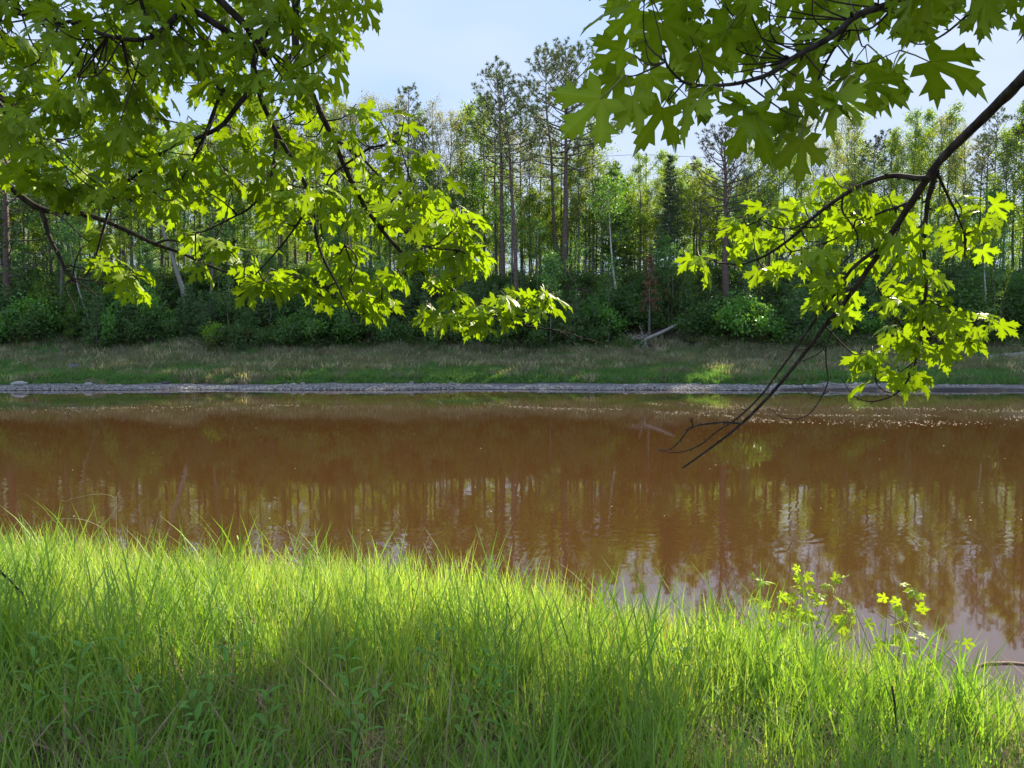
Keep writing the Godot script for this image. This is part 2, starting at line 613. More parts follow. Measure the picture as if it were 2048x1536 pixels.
# leafy tree: rising limbs, twigs, and leaves in loose clumps along them
func leafy(called: String, label: String, group: String, h: float, r: float, base: float, wide: float, leaves: int, size: float, cols: Array, o := {}) -> Node3D:
	var t := proto(called, label, o.get("cat", "tree"), group)
	var path := trunk_path(h * .93, o.get("lean", []), o.get("wob", .12))
	part("trunk", trunk_mesh(path, r, M[o.get("bark", "grey_bark")], o.get("tint", Color.WHITE)), t)
	var br := MB.new()
	var fo := MB.new()
	var nb: int = o.get("limbs", 16)
	var spots := []
	var az := rng.randf() * TAU
	for i in nb:
		var s := (i + .5) / nb
		var p := along(path, lerpf(base, .97, s))
		az += 2.4 + rng.randf_range(-.6, .6)
		var prof := sin(clampf(.22 + s * .8, 0, 1) * PI) * .75 + .3
		var l := wide * prof * rng.randf_range(.7, 1.15)
		var el := deg_to_rad(rng.randf_range(18, 52) + s * 18.0 + o.get("up", 0.0))
		var d := Vector3(cos(az) * cos(el), sin(el), sin(az) * cos(el))
		var q := smooth(PackedVector3Array([p, p + d * l * .4 - Vector3(0, .04 * l, 0) + rv() * .05 * l, p + d * l * .75 + rv() * .08 * l, p + d * l + Vector3(0, .12 * l, 0)]), 2)
		br.tube(q, taper(q.size(), r * .32 * (1.1 - s * .7), .008), 4, o.get("limbcol", Color(.8, .78, .75)))
		for k in o.get("subs", 5):
			var u := rng.randf_range(.3, 1.0)
			var a := along(q, u)
			var dd := (d * .7 + unit() * .8 + Vector3(0, .25, 0)).normalized()
			var e := a + dd * l * rng.randf_range(.18, .42)
			var sag := a.lerp(e, .55) + rv() * .05 * l
			br.tube(PackedVector3Array([a, sag, e]), taper(3, .016, .005), 3, o.get("limbcol", Color(.8, .78, .75)))
			spots.append([a, e])
	for i in leaves:
		var sp: Array = spots[rng.randi() % spots.size()]
		var p: Vector3 = sp[0].lerp(sp[1], sqrt(rng.randf()) * 1.1) + rv() * o.get("loose", .45)
		var c: Color = cols[rng.randi() % cols.size()]
		c = c.lerp(Color(c.r * .65, c.g * .7, c.b * .8), rng.randf())
		leaf_at(fo, p, size * rng.randf_range(.6, 1.25), c)
	part("branches", br.mesh(M.grey_bark), t, "stuff")
	part("crown", fo.mesh(M.tree_leaf), t, "stuff")
	return t

func shrub(called: String, label: String, group: String, h: float, wide: float, leaves: int, size: float, cols: Array) -> Node3D:
	var t := proto(called, label, "shrub", group)
	var br := MB.new()
	var fo := MB.new()
	var clumps := []
	for i in 15:
		var az := rng.randf() * TAU
		var rr := sqrt(rng.randf()) * wide
		var e := Vector3(cos(az) * rr, h * (1.05 - .6 * rr * rr / wide / wide) * rng.randf_range(.45, 1.0), sin(az) * rr)
		var b := Vector3(cos(az) * rr * .25, -.15, sin(az) * rr * .25)
		var q := smooth(PackedVector3Array([b, b.lerp(e, .55) + Vector3(0, .12 * h, 0) + rv() * .1, e]), 3)
		br.tube(q, taper(q.size(), .022, .006), 4, Color(.6, .52, .45))
		clumps.append([e, rng.randf_range(.28, .6) * wide * .6, cols[rng.randi() % cols.size()]])
	for i in leaves:
		var k: Array = clumps[rng.randi() % clumps.size()]
		var p: Vector3 = k[0] + rv() * k[1]
		if p.y < .02: p.y = rng.randf() * .2
		var c: Color = k[2]
		leaf_at(fo, p, size * rng.randf_range(.6, 1.3), c.lerp(cols[rng.randi() % cols.size()], rng.randf() * .6))
	part("stems", br.mesh(M.grey_bark), t, "stuff")
	part("foliage", fo.mesh(M.tree_leaf), t, "stuff")
	return t

func plant(src: Node3D, at: Vector3, sc := Vector3.ONE, label := "", group := "-", turn := INF) -> Node3D:
	var r := dup(src, at, rng.randf() * TAU if turn == INF else turn, sc, label)
	if group != "-":
		if group == "": r.remove_meta("group")
		else: r.set_meta("group", group)
	return r

func make_woods() -> void:
	rng.seed = 404
	var GP := Color(.15, .2, .085)
	var GD := [Color(.18, .32, .05), Color(.22, .36, .06), Color(.13, .27, .06)]
	var GY := [Color(.34, .44, .06), Color(.42, .47, .07), Color(.28, .41, .07)]
	var GB := [Color(.3, .38, .15), Color(.38, .42, .19), Color(.24, .32, .12)]
	var GC := [Color(.14, .3, .1), Color(.17, .35, .12), Color(.1, .24, .08)]
	# --- trees that can be singled out
	var at := on_bank(1128, 560)
	var h := tall(95, at) - 1.2
	plant(pine("tall_red_pine", "tallest red pine with a straight bole and rounded open crown", "", h, .31, .47, 5.4, 54, [[0, 0, 0], [.55, .1, 0], [1, .15, 0]], GP, {"dead": .16, "low": 2.0, "round": .3, "full": 1}), at, Vector3.ONE, "", "", 0.0)
	at = on_far(1108, -69.5)
	h = tall(112, at)
	plant(pine("leaning_red_pine", "slender red pine close to the left of the tallest pine, leaning a little left", "", h, .2, .6, 3.0, 30, [[0, .3, 0], [.5, -.3, 0], [1, -1.0, 0]], GP, {"dead": .35}), at, Vector3.ONE, "", "", 0.0)
	at = on_bank(1034, 655)
	h = tall(165, at)
	plant(pine("front_pine", "pine with a bare sunlit-edged trunk rooted halfway down the bank, middle of the woods", "", h, .23, .52, 3.4, 34, [[0, 0, 0], [.35, -.15, 0], [.7, -.6, 0], [1, -1.3, 0]], GP, {"dead": .3, "low": -8.0}), at, Vector3.ONE, "", "", 0.0)
	at = on_far(1006, -68.0)
	h = tall(142, at)
	plant(pine("pointed_pine", "pine with a pointed top left of the tallest pine", "", h, .24, .45, 3.6, 44, [[0, 0, 0], [.5, -.1, 0], [1, -.5, 0]], GP, {"dead": .25, "low": -5.0}), at, Vector3.ONE, "", "", 0.0)
	at = on_far(1262, -70.0)
	h = tall(255, on_far(1215, -70.0))
	plant(leafy("airy_aspen", "airy pale green aspen just right of the tallest pine", "", tall(235, on_far(1180, -71.0)), .16, .3, 2.6, 4200, .1, GB + GD, {"limbs": 20, "loose": .5}), on_far(1185, -71.0), Vector3.ONE, "", "")
	at = on_bank(1241, 637)
	h = tall(345, at)
	plant(leafy("white_birch", "slim white birch with a curved bare trunk in the middle of the bank", "", h, .115, .55, 1.9, 2400, .085, GC + GD, {"bark": "birch_bark", "lean": [[0, 0, 0], [.18, -.35, 0], [.35, -.65, 0], [.55, -.85, 0], [1, -1.1, 0]], "wob": .02, "limbs": 12, "cat": "birch tree"}), at, Vector3.ONE, "", "", 0.0)
	at = on_bank(1961, 662)
	plant(leafy("bent_birch", "bent pale birch stem at the foot of the woods near the right edge", "", tall(420, at), .085, .6, 1.3, 1100, .09, GC, {"bark": "birch_bark", "lean": [[0, 0, 0], [.25, .3, 0], [.5, .1, 0], [1, .3, 0]], "wob": .03, "limbs": 9, "cat": "birch tree"}), at, Vector3.ONE, "", "", 0.0)
	at = on_bank(193, 682)
	plant(leafy("leaning_birch", "thin speckled birch leaning left at the foot of the left bank", "", tall(440, at), .1, .55, 1.6, 1500, .09, GC, {"bark": "birch_bark", "lean": [[0, 0, 0], [.5, -1.35, 0], [1, -2.0, 0]], "wob": .02, "limbs": 10, "tint": Color(.7, .7, .68), "cat": "birch tree"}), at, Vector3.ONE, "", "", 0.0)
	at = on_bank(372, 640)
	plant(leafy("curved_pale_tree", "pale grey trunk curving to the left above the dark bushes on the left bank", "", tall(250, at), .23, .5, 3.0, 3400, .1, GC + GD, {"bark": "birch_bark", "lean": [[0, 0, 0], [.1, .05, 0], [.3, -.7, 0], [.5, -1.7, 0], [1, -2.6, 0]], "wob": .02, "tint": Color(.55, .55, .52)}), at, Vector3.ONE, "", "", 0.0)
	at = on_bank(124, 655)
	plant(leafy("grey_trunk_tree", "grey straight trunk left of the thin leaning birch", "", tall(300, at), .16, .45, 2.6, 3000, .1, GC + GD, {"tint": Color(1.4, 1.4, 1.35), "lean": [[0, 0, 0], [1, .5, 0]]}), at, Vector3.ONE, "", "", 0.0)
	at = on_bank(18, 640)
	plant(pine("big_white_pine", "thick dark pine trunk with layered boughs at the left edge", "", tall(190, at), .36, .1, 5.6, 64, [[0, 0, 0], [1, .2, 0]], Color(.09, .16, .06), {"dead": .08, "low": -8.0, "full": 1, "dens": 1.3}), at, Vector3.ONE, "", "", 0.4)
	at = on_bank(1452, 615)
	plant(pine("grey_twiggy_pine", "pine with a thick curving trunk base and grey dead twigs, right of the middle", "", tall(278, at), .33, .38, 4.4, 60, [[0, 0, 0], [.1, -.35, 0], [.25, -.6, 0], [.6, -.5, 0], [1, -1.2, 0]], Color(.075, .085, .055), {"dead": .62, "low": -6.0, "dens": .7}), at, Vector3.ONE, "", "", 1.0)
	at = on_far(1337, -66.5)
	plant(spruce("dark_spruce", "dark narrow spruce beside the gap in the treeline", "", tall(312, at), 1.5, .2, Color(.06, .1, .065)), at, Vector3.ONE, "", "")
	at = on_bank(1298, 682)
	plant(spruce("dead_red_sapling", "small dead conifer with rusty red needles on a thin bare stem", "", tall(505, at), .75, .38, Color(.13, .075, .055), {"cat": "dead tree", "gap": .45, "spray": 4.5}), at, Vector3.ONE, "", "")
	at = on_bank(1101, 706)
	plant(leafy("thin_sapling", "thin grey sapling standing on the grass edge below the tallest pine", "", tall(505, at), .05, .55, 1.1, 1500, .085, GC, {"wob": .02, "limbs": 10, "tint": Color(1.5, 1.5, 1.4)}), at, Vector3.ONE, "", "")
	at = on_bank(541, 680)
	plant(leafy("bare_sapling", "bare crooked sapling on the bank below the left maple leaves", "", tall(560, at), .05, .6, .7, 300, .08, GC, {"wob": .12, "limbs": 7, "tint": Color(1.5, 1.5, 1.4)}), at, Vector3.ONE, "", "")
	at = on_bank(420, 655)
	plant(leafy("split_trunk_tree", "brownish double trunk right of the curving pale trunk", "", tall(330, at), .15, .5, 2.2, 2600, .1, GC + GD, {"lean": [[0, 0, 0], [1, .8, 0]]}), at, Vector3.ONE, "", "", 0.0)
	# --- source trees for the rest of the woods
	var red := []
	red.append(pine("red_pine", "red pine with a bare bole and open crown in the woods", "red pines of the far woods", 19, .2, .5, 3.2, 36, [], GP, {"dead": .3}))
	red.append(pine("red_pine", "red pine with a bare bole and open crown in the woods", "red pines of the far woods", 18, .19, .42, 2.7, 40, [[0, 0, 0], [1, .7, .2]], GP, {"dead": .3, "low": -8.0}))
	red.append(pine("red_pine", "red pine with a bare bole and open crown in the woods", "red pines of the far woods", 20, .2, .58, 2.9, 30, [[0, 0, 0], [1, -.4, .3]], Color(.06, .085, .045), {"dead": .45}))
	var grey := []
	grey.append(pine("twiggy_pine", "pine with many grey dead twigs below a thin crown", "twiggy grey pines of the far woods", 17, .2, .3, 3.2, 52, [], Color(.07, .08, .055), {"dead": .6, "low": -8.0, "dens": .7}))
	var asp := []
	asp.append(leafy("aspen", "slender aspen in fresh pale leaf in the woods", "aspens of the far woods", 18, .14, .3, 2.4, 5600, .09, GB + GD, {"limbs": 18, "up": 8.0}))
	asp.append(leafy("aspen", "slender aspen in fresh pale leaf in the woods", "aspens of the far woods", 19, .15, .33, 2.7, 5600, .09, GD + GY, {"limbs": 16, "up": 8.0}))
	asp.append(leafy("aspen", "slender aspen in fresh pale leaf in the woods", "aspens of the far woods", 17, .13, .3, 2.3, 5000, .085, GB, {"limbs": 20, "up": 12.0}))
	var bud := []
	bud.append(leafy("budding_tree", "nearly bare pale budding tree in the woods", "budding trees of the far woods", 18, .13, .45, 2.4, 1900, .07, [Color(.32, .29, .2), Color(.26, .27, .15)], {"limbs": 22, "subs": 7, "up": 14.0, "limbcol": Color(1.1, 1.05, 1.0)}))
	bud.append(leafy("budding_tree", "nearly bare pale budding tree in the woods", "budding trees of the far woods", 18, .13, .5, 2.7, 2200, .07, [Color(.32, .3, .16), Color(.24, .27, .12)], {"limbs": 20, "subs": 7, "up": 10.0, "limbcol": Color(1.1, 1.05, 1.0)}))
	var yel := []
	yel.append(leafy("yellow_tree", "leafy tree in yellow green spring leaf", "yellow green trees of the far woods", 17, .16, .35, 3.0, 5200, .1, GY, {"limbs": 18}))
	yel.append(leafy("yellow_tree", "leafy tree in yellow green spring leaf", "yellow green trees of the far woods", 14, .13, .25, 2.8, 4600, .1, GY + GD, {"limbs": 18}))
	var sap := []
	sap.append(leafy("young_tree", "young leafy tree under the taller woods", "young trees under the far woods", 9, .07, .2, 1.7, 3000, .09, GD, {"limbs": 16}))
	sap.append(leafy("young_tree", "young leafy tree under the taller woods", "young trees under the far woods", 10, .08, .3, 2.0, 3200, .09, GD + GC, {"limbs": 16}))
	sap.append(leafy("young_tree", "young leafy tree under the taller woods", "young trees under the far woods", 8, .06, .25, 1.8, 2600, .09, GC, {"limbs": 14}))
	var fir := []
	fir.append(spruce("young_fir", "young dark fir in the woods", "young firs of the far woods", 9, 1.9, .08, Color(.07, .13, .06)))
	fir.append(spruce("young_fir", "young dark fir in the woods", "young firs of the far woods", 6, 1.8, .05, Color(.08, .15, .065)))
	# --- skyline: the row each part of the treeline reaches
	var sky_x := [-200.0, 0.0, 300.0, 500.0, 700.0, 800.0, 880.0, 950.0, 1010.0, 1060.0, 1190.0, 1215.0, 1262.0, 1355.0, 1400.0, 1500.0, 1600.0, 1690.0, 1745.0, 1850.0, 1950.0, 2050.0, 2300.0]
	var sky_y := [230.0, 225.0, 215.0, 195.0, 185.0, 172.0, 185.0, 180.0, 190.0, 200.0, 230.0, 280.0, 355.0, 345.0, 285.0, 268.0, 225.0, 200.0, 222.0, 208.0, 196.0, 190.0, 200.0]
	# --- the belt at the top of the bank
	var px := -200.0
	while px < 2250.0:
		px += rng.randf_range(11, 25)
		var z := -rng.randf_range(66.5, 80.0)
		var p := on_far(px, z)
		var k := 0
		while k < sky_x.size() - 2 and px > sky_x[k + 1]: k += 1
		var top := lerpf(sky_y[k], sky_y[k + 1], clampf((px - sky_x[k]) / (sky_x[k + 1] - sky_x[k]), 0, 1))
		top += rng.randf_range(0, 75) * (1.0 if px < 1215 or px > 1370 else .5)
		var hh := tall(top, p)
		var roll := rng.randf()
		var src: Node3D
		if px < 690: src = asp[rng.randi() % 2] if roll < .45 else (yel[0] if roll < .6 else (red[rng.randi() % 3] if roll < .85 else bud[1]))
		elif px < 960: src = bud[rng.randi() % 2] if roll < .6 else (asp[rng.randi() % 3] if roll < .8 else (yel[1] if roll < .87 else red[1]))
		elif px < 1215: src = asp[rng.randi() % 3] if roll < .55 else (bud[0] if roll < .75 else red[rng.randi() % 3])
		elif px < 1370: src = asp[2] if roll < .5 else (sap[rng.randi() % 2] if roll < .8 else fir[0])
		else: src = asp[rng.randi() % 3] if roll < .34 else (yel[rng.randi() % 2] if roll < .47 else (red[rng.randi() % 3] if roll < .66 else (grey[0] if roll < .8 else bud[rng.randi() % 2])))
		var s: float = hh / float(src.get_meta("tall", 1.0)) if src.has_meta("tall") else hh / native_height(src)
		var sw := clampf(s, .75, 1.15)
		plant(src, p, Vector3(sw, s, sw))
	# --- young growth among the trunks
	px = -160.0
	while px < 2200.0:
		px += rng.randf_range(13, 30)
		var z := -rng.randf_range(66.0, 78.0)
		var p := on_far(px, z)
		if rng.randf() < (.62 if px > 960 and px < 1850 else .3): continue
		var src: Node3D = sap[rng.randi() % 3] if rng.randf() < .82 else fir[rng.randi() % 2]
		var s := rng.randf_range(.5, 1.15)
		plant(src, p, Vector3(s, s * rng.randf_range(.85, 1.15), s))
	# --- sunlit trees beyond the clearing behind the belt
	px = -160.0
	while px < 2200.0:
		px += rng.randf_range(22, 44)
		var z := -rng.randf_range(112.0, 140.0)
		var src: Node3D = yel[1] if rng.randf() < .65 else asp[1]
		var s := rng.randf_range(.95, 1.3)
		plant(src, on_far(px, z), Vector3(s * 1.3, s, s * 1.3), "sunlit yellow green tree beyond the clearing behind the woods", "sunlit trees beyond the clearing")
	# --- shrubs
	var SD := [Color(.09, .18, .06), Color(.12, .23, .07), Color(.07, .14, .05)]
	var shr := []
	shr.append(shrub("bank_shrub", "dark green shrub on the shaded bank below the woods", "shrubs on the shaded bank", 1.7, 1.4, 2300, .085, SD))
	shr.append(shrub("bank_shrub", "dark green shrub on the shaded bank below the woods", "shrubs on the shaded bank", 2.3, 1.6, 2600, .085, SD + [Color(.09, .17, .05)]))
	shr.append(shrub("bank_shrub", "dark green shrub on the shaded bank below the woods", "shrubs on the shaded bank", 1.3, 1.5, 2000, .08, SD + [Color(.12, .12, .05)]))
	var bsh := shrub("leafy_shrub", "fresh green leafy shrub", "", 1.9, 1.7, 3000, .085, [Color(.12, .29, .06), Color(.15, .34, .07), Color(.09, .23, .06)])
	plant(bsh, on_bank(275, 690), Vector3(1.6, 2.0, 1.4), "large rounded green bush at the foot of the left bank", "")
	plant(bsh, on_bank(60, 690), Vector3(1.7, 1.6, 1.4), "wide green bush at the left edge below the thick pine", "")
	plant(bsh, on_bank(430, 692), Vector3(.75, .75, .75), "small bright lime green shrub below the curving pale trunk", "").get_node("foliage").mesh = lime(bsh)
	plant(bsh, on_bank(1480, 690), Vector3(1.9, 1.6, 1.5), "broad green bush right of the fallen tree", "")
	plant(bsh, on_bank(1190, 680), Vector3(1.5, 1.3, 1.3), "green bush left of the fallen tree", "")
	plant(bsh, on_bank(660, 688), Vector3(1.6, 1.3, 1.3), "green bush on the bank below the hanging left maple leaves", "")
	plant(bsh, on_bank(1690, 680), Vector3(1.5, 1.2, 1.3), "green bush on the right bank behind the long bare branch", "")
	for i in 230:
		var qx := rng.randf_range(-120, 2170)
		var t := 11.5 + 9.0 * pow(rng.randf(), 1.25)
		var x := (qx - 1024.0) / F * (46.0 + t)
		var z := -(shore(x) + t)
		if kept_clear(x, z): continue
		var s := rng.randf_range(.8, 1.6) * (1.0 - .45 * smoothstep(14.0, 20.0, t))
		var src: Node3D = shr[rng.randi() % 3]
		if rng.randf() < .16:
			plant(fir[1], Vector3(x, far_h(x, z), z), Vector3(.6, .55, .6) * s, "low dark fir among the shrubs on the shaded bank", "low firs on the shaded bank")
		else:
			plant(src, Vector3(x, far_h(x, z), z), Vector3(s, s * rng.randf_range(.8, 1.15), s))
	for i in 90:
		var qx := rng.randf_range(-100, 2150)
		var z := -rng.randf_range(83, 106)
		var s := rng.randf_range(.55, 1.0)
		plant(yel[1] if rng.randf() < .6 else sap[0], on_far(qx, z), Vector3(s * 1.2, s * .62, s * 1.2), "young sunlit yellow green tree in the clearing behind the trunks", "young sunlit trees in the clearing")
	var stems := []
	for k in 3:
		stems.append(leafy("bank_sapling", "thin bare stemmed sapling on the shaded bank", "thin saplings on the shaded bank", 7.0, .055, .55, .9, 420, .08, GC, {"wob": .09, "limbs": 8, "tint": Color(1.7, 1.65, 1.6), "limbcol": Color(1.4, 1.35, 1.3)}))
	for i in 46:
		var qx := rng.randf_range(-60, 2110)
		var t := rng.randf_range(11.8, 20.0)
		var x := (qx - 1024.0) / F * (46.0 + t)
		var z := -(shore(x) + t)
		if kept_clear(x, z): continue
		var k := rng.randf_range(.5, 1.2)
		plant(stems[i % 3], Vector3(x, far_h(x, z), z), Vector3(k, k * rng.randf_range(.8, 1.2), k))
	for o in stems: o.free()
	for i in 95:
		var qx := rng.randf_range(-100, 2150)
		var t := 12.0 + 8.5 * rng.randf()
		var x := (qx - 1024.0) / F * (46.0 + t)
		var z := -(shore(x) + t)
		if kept_clear(x, z): continue
		var k := rng.randf_range(.3, .58)
		if rng.randf() < .55:
			plant(sap[rng.randi() % 3], Vector3(x, far_h(x, z), z), Vector3(k * 1.15, k, k * 1.15), "young leafy tree on the shaded bank", "young trees on the shaded bank")
		else:
			k *= 1.5
			plant(fir[1], Vector3(x, far_h(x, z), z), Vector3(k * .8, k, k * .8), "small dark fir on the shaded bank", "small firs on the shaded bank")
	for i in 95:
		var qx := rng.randf_range(-120, 2170)
		var p := on_far(qx, -rng.randf_range(68.5, 82.0))
		var k := rng.randf_range(.36, .66)
		plant(asp[rng.randi() % 2] if rng.randf() < .6 else yel[1], p, Vector3(k * 1.35, k, k * 1.35), "light green half grown tree between the tall trunks", "half grown trees between the trunks")
	var ug := MB.new()
	for k in 60:
		leaf_at(ug, Vector3(rng.randfn() * .35, absf(rng.randfn()) * .28, rng.randfn() * .35), rng.randf_range(.04, .09), SD[k % 3].lerp(Color(.12, .16, .05), rng.randf() * .5))
	var ux := []
	var uc := []
	for i in 7000:
		var qx := rng.randf_range(-150, 2200)
		var t := rng.randf_range(11.2, 28.0)
		var x := (qx - 1024.0) / F * (46.0 + t)
		var z := -(shore(x) + t)
		if kept_clear(x, z): continue
		ux.append(Transform3D(Basis(Vector3.UP, rng.randf() * TAU).scaled(Vector3.ONE * rng.randf_range(.7, 1.7)), Vector3(x, far_h(x, z), z)))
		var c := rng.randf_range(.65, 1.25)
		if t > 22.0: c *= 1.5
		uc.append(Color(c * rng.randf_range(.9, 1.2), c, c * rng.randf_range(.8, 1.1)))
	var uo := multi(ug.mesh(M.tree_leaf), ux, uc)
	uo.name = "undergrowth"
	tag(uo, "low leafy undergrowth covering the shaded bank below the woods", "undergrowth", "", "stuff")
	add_child(uo, true)
	for a in [red, grey, asp, bud, yel, sap, fir, shr, [bsh]]:
		for o in a: o.free()

func lime(src: Node3D) -> Mesh:
	var m: ArrayMesh = src.get_node("foliage").mesh
	var arr := m.surface_get_arrays(0)
	var c: PackedColorArray = arr[Mesh.ARRAY_COLOR]
	for i in c.size(): c[i] = Color(c[i].r * 2.2, c[i].g * 1.6, c[i].b * .8)
	arr[Mesh.ARRAY_COLOR] = c
	var o := ArrayMesh.new()
	o.add_surface_from_arrays(Mesh.PRIMITIVE_TRIANGLES, arr)
	o.surface_set_material(0, M.tree_leaf)
	return o

func native_height(src: Node3D) -> float:
	var b := 0.0
	for c in src.get_children():
		b = maxf(b, c.mesh.get_aabb().end.y)
	src.set_meta("tall", b)
	return b

#SECTION farbank
func make_far_bank_details() -> void:
	rng.seed = 90
	# grass of the far bank
	var g := MB.new()
	for k in 46:
		var p := Vector3(rng.randfn() * .16, 0, rng.randfn() * .16)
		var d := Vector3(rng.randfn() * .35, 1, rng.randfn() * .35).normalized()
		var l := rng.randf_range(.25, .5)
		var w := d.cross(unit()).normalized() * .022
		g.quad(p - w, p + w, p + d * l * .6 + w * .6, p + d * l * .6 - w * .6, Color.WHITE)
		g.tri(p + d * l * .6 - w * .6, p + d * l * .6 + w * .6, p + d * l + Vector3(d.x, -.2, d.z) * .1, Color.WHITE)
	var gm := g.mesh(M.grass_blade)
	var xf := []
	var cs := []
	var xd := []
	var cd := []
	for i in 26000:
		var x := rng.randf_range(-48, 48)
		var t := rng.randf_range(2.4, 13.5)
		var z := -(shore(x) + t)
		if kept_clear(x, z) and rng.randf() < .8: continue
		var q := nz_patch.get_noise_2d(x * 2.0, t * 14.0) + .7 * nz_patch.get_noise_2d(x * 7.0 + 300.0, t * 22.0)
		var lush: float = smoothstep(8.0, 3.6, t) + q * 1.7
		var at := Vector3(x, far_h(x, z) - .03, z)
		var s := rng.randf_range(.7, 1.3) * (1.0 if t > 3.0 else .6)
		var b := Basis(Vector3.UP, rng.randf() * TAU).scaled(Vector3(s * 1.4, s, s * 1.4))
		if lush > rng.randf_range(.1, .5):
			xf.append(Transform3D(b, at))
			cs.append(Color(.1, .24, .07).lerp(Color(.17, .29, .1), rng.randf()))
		else:
			xd.append(Transform3D(b.scaled(Vector3(1, 1.35, 1)), at))
			cd.append(Color(.56, .5, .39) if rng.randf() < .12 else Color(.4, .36, .28).lerp(Color(.15, .14, .09), rng.randf()).lerp(Color(.17, .25, .12), .6 if rng.randf() < .55 else 0.0))
	var o := multi(gm, xf, cs)
	o.name = "far_grass"
	tag(o, "green grass in a strip along the far shore", "grass", "", "stuff")
	add_child(o, true)
	o = multi(gm, xd, cd)
	o.name = "dry_grass"
	tag(o, "pale dry grass between the far shore and the woods", "grass", "", "stuff")
	add_child(o, true)
	# shore stones
	var st := stone_mesh(1.0, 4)
	xf = []
	cs = []
	for i in 15000:
		var x := rng.randf_range(-45, 45)
		var lo := 0.1 if x < 16 else 1.4
		var t := rng.randf_range(lo, 2.5 + 2.6 * nz_patch.get_noise_2d(x * 3.0, 200.0))
		if x > 10 and rng.randf() < (x - 10) / 22.0: continue
		var z := -(shore(x) + t)
		var s := .025 + .05 * rng.randf() * rng.randf()
		if rng.randf() < .02: s *= 2.4
		xf.append(Transform3D(Basis(unit(), rng.randf() * TAU).scaled(Vector3(s * 1.3, s * .7, s)), Vector3(x, far_h(x, z) + s * .2, z)))
		var c := rng.randf_range(.55, 1.3)
		cs.append(Color(c, c * .98, c * .98))
	o = multi(st, xf, cs)
	o.name = "gravel"
	tag(o, "grey gravel along the far waterline", "gravel", "", "stuff")
	add_child(o, true)
	# separate stones
	rock("boulder", on_bank(148, 746), Vector3(.62, .42, .5), Color(.42, .48, .68), "bluish grey boulder lying in the grass of the far shore, left")
	rock("shore_rock", on_bank(48, 762), Vector3(.85, .22, .5), Color(1.5, 1.5, 1.45), "pale flat rock on the gravel at the left edge, upper of two")
	rock("shore_rock", on_bank(38, 771), Vector3(.5, .2, .35), Color(1.5, 1.5, 1.45), "pale rock at the waterline at the left edge, lower of two")
	rock("shore_rock", on_bank(176, 770), Vector3(.3, .12, .2), Color(1.5, 1.5, 1.45), "small pale stone at the waterline below the bluish boulder")
	rock("shore_rock", on_bank(332, 767), Vector3(.3, .1, .2), Color(.3, .28, .3), "small dark stone on the gravel below the left bushes")
	# fallen tree, roots towards the river
	var t := thing("fallen_tree", "bleached fallen tree lying down the bank with its branches spread at the shore", "fallen tree", on_bank(1290, 690))
	var base := t.position
	var e := on_bank(1385, 645) + Vector3(0, .35, 0)
	var mb := MB.new()
	var q := smooth(PackedVector3Array([Vector3(-.2, .3, .1), (e - base) * .35 + Vector3(0, .2, 0), (e - base) * .7 + Vector3(0, .1, 0), e - base]), 4)
	mb.tube(q, taper(q.size(), .15, .09), 8, Color(1.35, 1.3, 1.25), .08, rng)
	part("trunk", mb.mesh(M.dead_wood), t)
	for i in 13:
		mb = MB.new()
		var d := Vector3(rng.randf_range(-1.0, .1), rng.randf_range(-.35, .6), rng.randf_range(-.1, .9)).normalized()
		var l := rng.randf_range(.7, 1.7)
		var s := Vector3(-.15, .3, .1) + (e - base) * rng.randf_range(0, .12)
		var pp := smooth(PackedVector3Array([s, s + d * l * .5 + rv() * .12, s + d * l + Vector3(0, -.3 * l, 0) + rv() * .15]), 3)
		mb.tube(pp, taper(pp.size(), .05, .012), 5, Color(1.3, 1.28, 1.25))
		for k in 2:
			var a := along(pp, rng.randf_range(.4, .9))
			mb.tube(PackedVector3Array([a, a + (d + unit() * .8) * l * .2, a + (d + unit() * .9) * l * .38]), taper(3, .02, .008), 4, Color(1.3, 1.28, 1.25))
		part("branch", mb.mesh(M.dead_wood), t)
	log_on("fallen_log", on_bank(1968, 722), on_bank(2120, 712), .2, .26, Color(.75, .74, .75), "thick grey log lying in the grass at the right edge")
	log_on("fallen_log", on_bank(42, 715), on_bank(135, 695), .1, .06, Color(.75, .62, .5), "brown fallen trunk leaning on the bank at the left")
	log_on("fallen_log", on_bank(1690, 772), on_bank(1590, 760), .03, .02, Color(1.2, 1.2, 1.2), "thin pale stick lying at the waterline below the long bare branch")
	# broken snag at the left edge
	t = thing("snag", "broken grey snag with bare side branches at the left edge of the bank", "dead tree", on_bank(8, 682))
	mb = MB.new()
	q = smooth(PackedVector3Array([Vector3(0, -.3, 0), Vector3(.05, .9, 0), Vector3(0, 1.8, .05), Vector3(.05, 2.3, 0)]), 3)
	mb.tube(q, taper(q.size(), .13, .05), 7, Color(1.1, 1.1, 1.1), .1, rng)
	part("trunk", mb.mesh(M.dead_wood), t)
	for i in 6:
		mb = MB.new()
		var a := along(q, rng.randf_range(.3, .95))
		var d := Vector3(rng.randf_range(.2, 1), rng.randf_range(-.3, .7), rng.randf_range(-.6, .6)).normalized()
		mb.tube(smooth(PackedVector3Array([a, a + d * .5 + rv() * .1, a + d * 1.1 - Vector3(0, .2, 0)]), 2), taper(5, .03, .008), 4, Color(1.1, 1.1, 1.1))
		part("branch", mb.mesh(M.dead_wood), t)
	# braced poles and the wire behind the gap in the treeline
	var pz := -84.0
	t = thing("utility_pole", "two bare grey poles with a slanting brace in the gap of the treeline", "utility pole", on_far(1281, pz))
	var ph := tall(312, t.position)
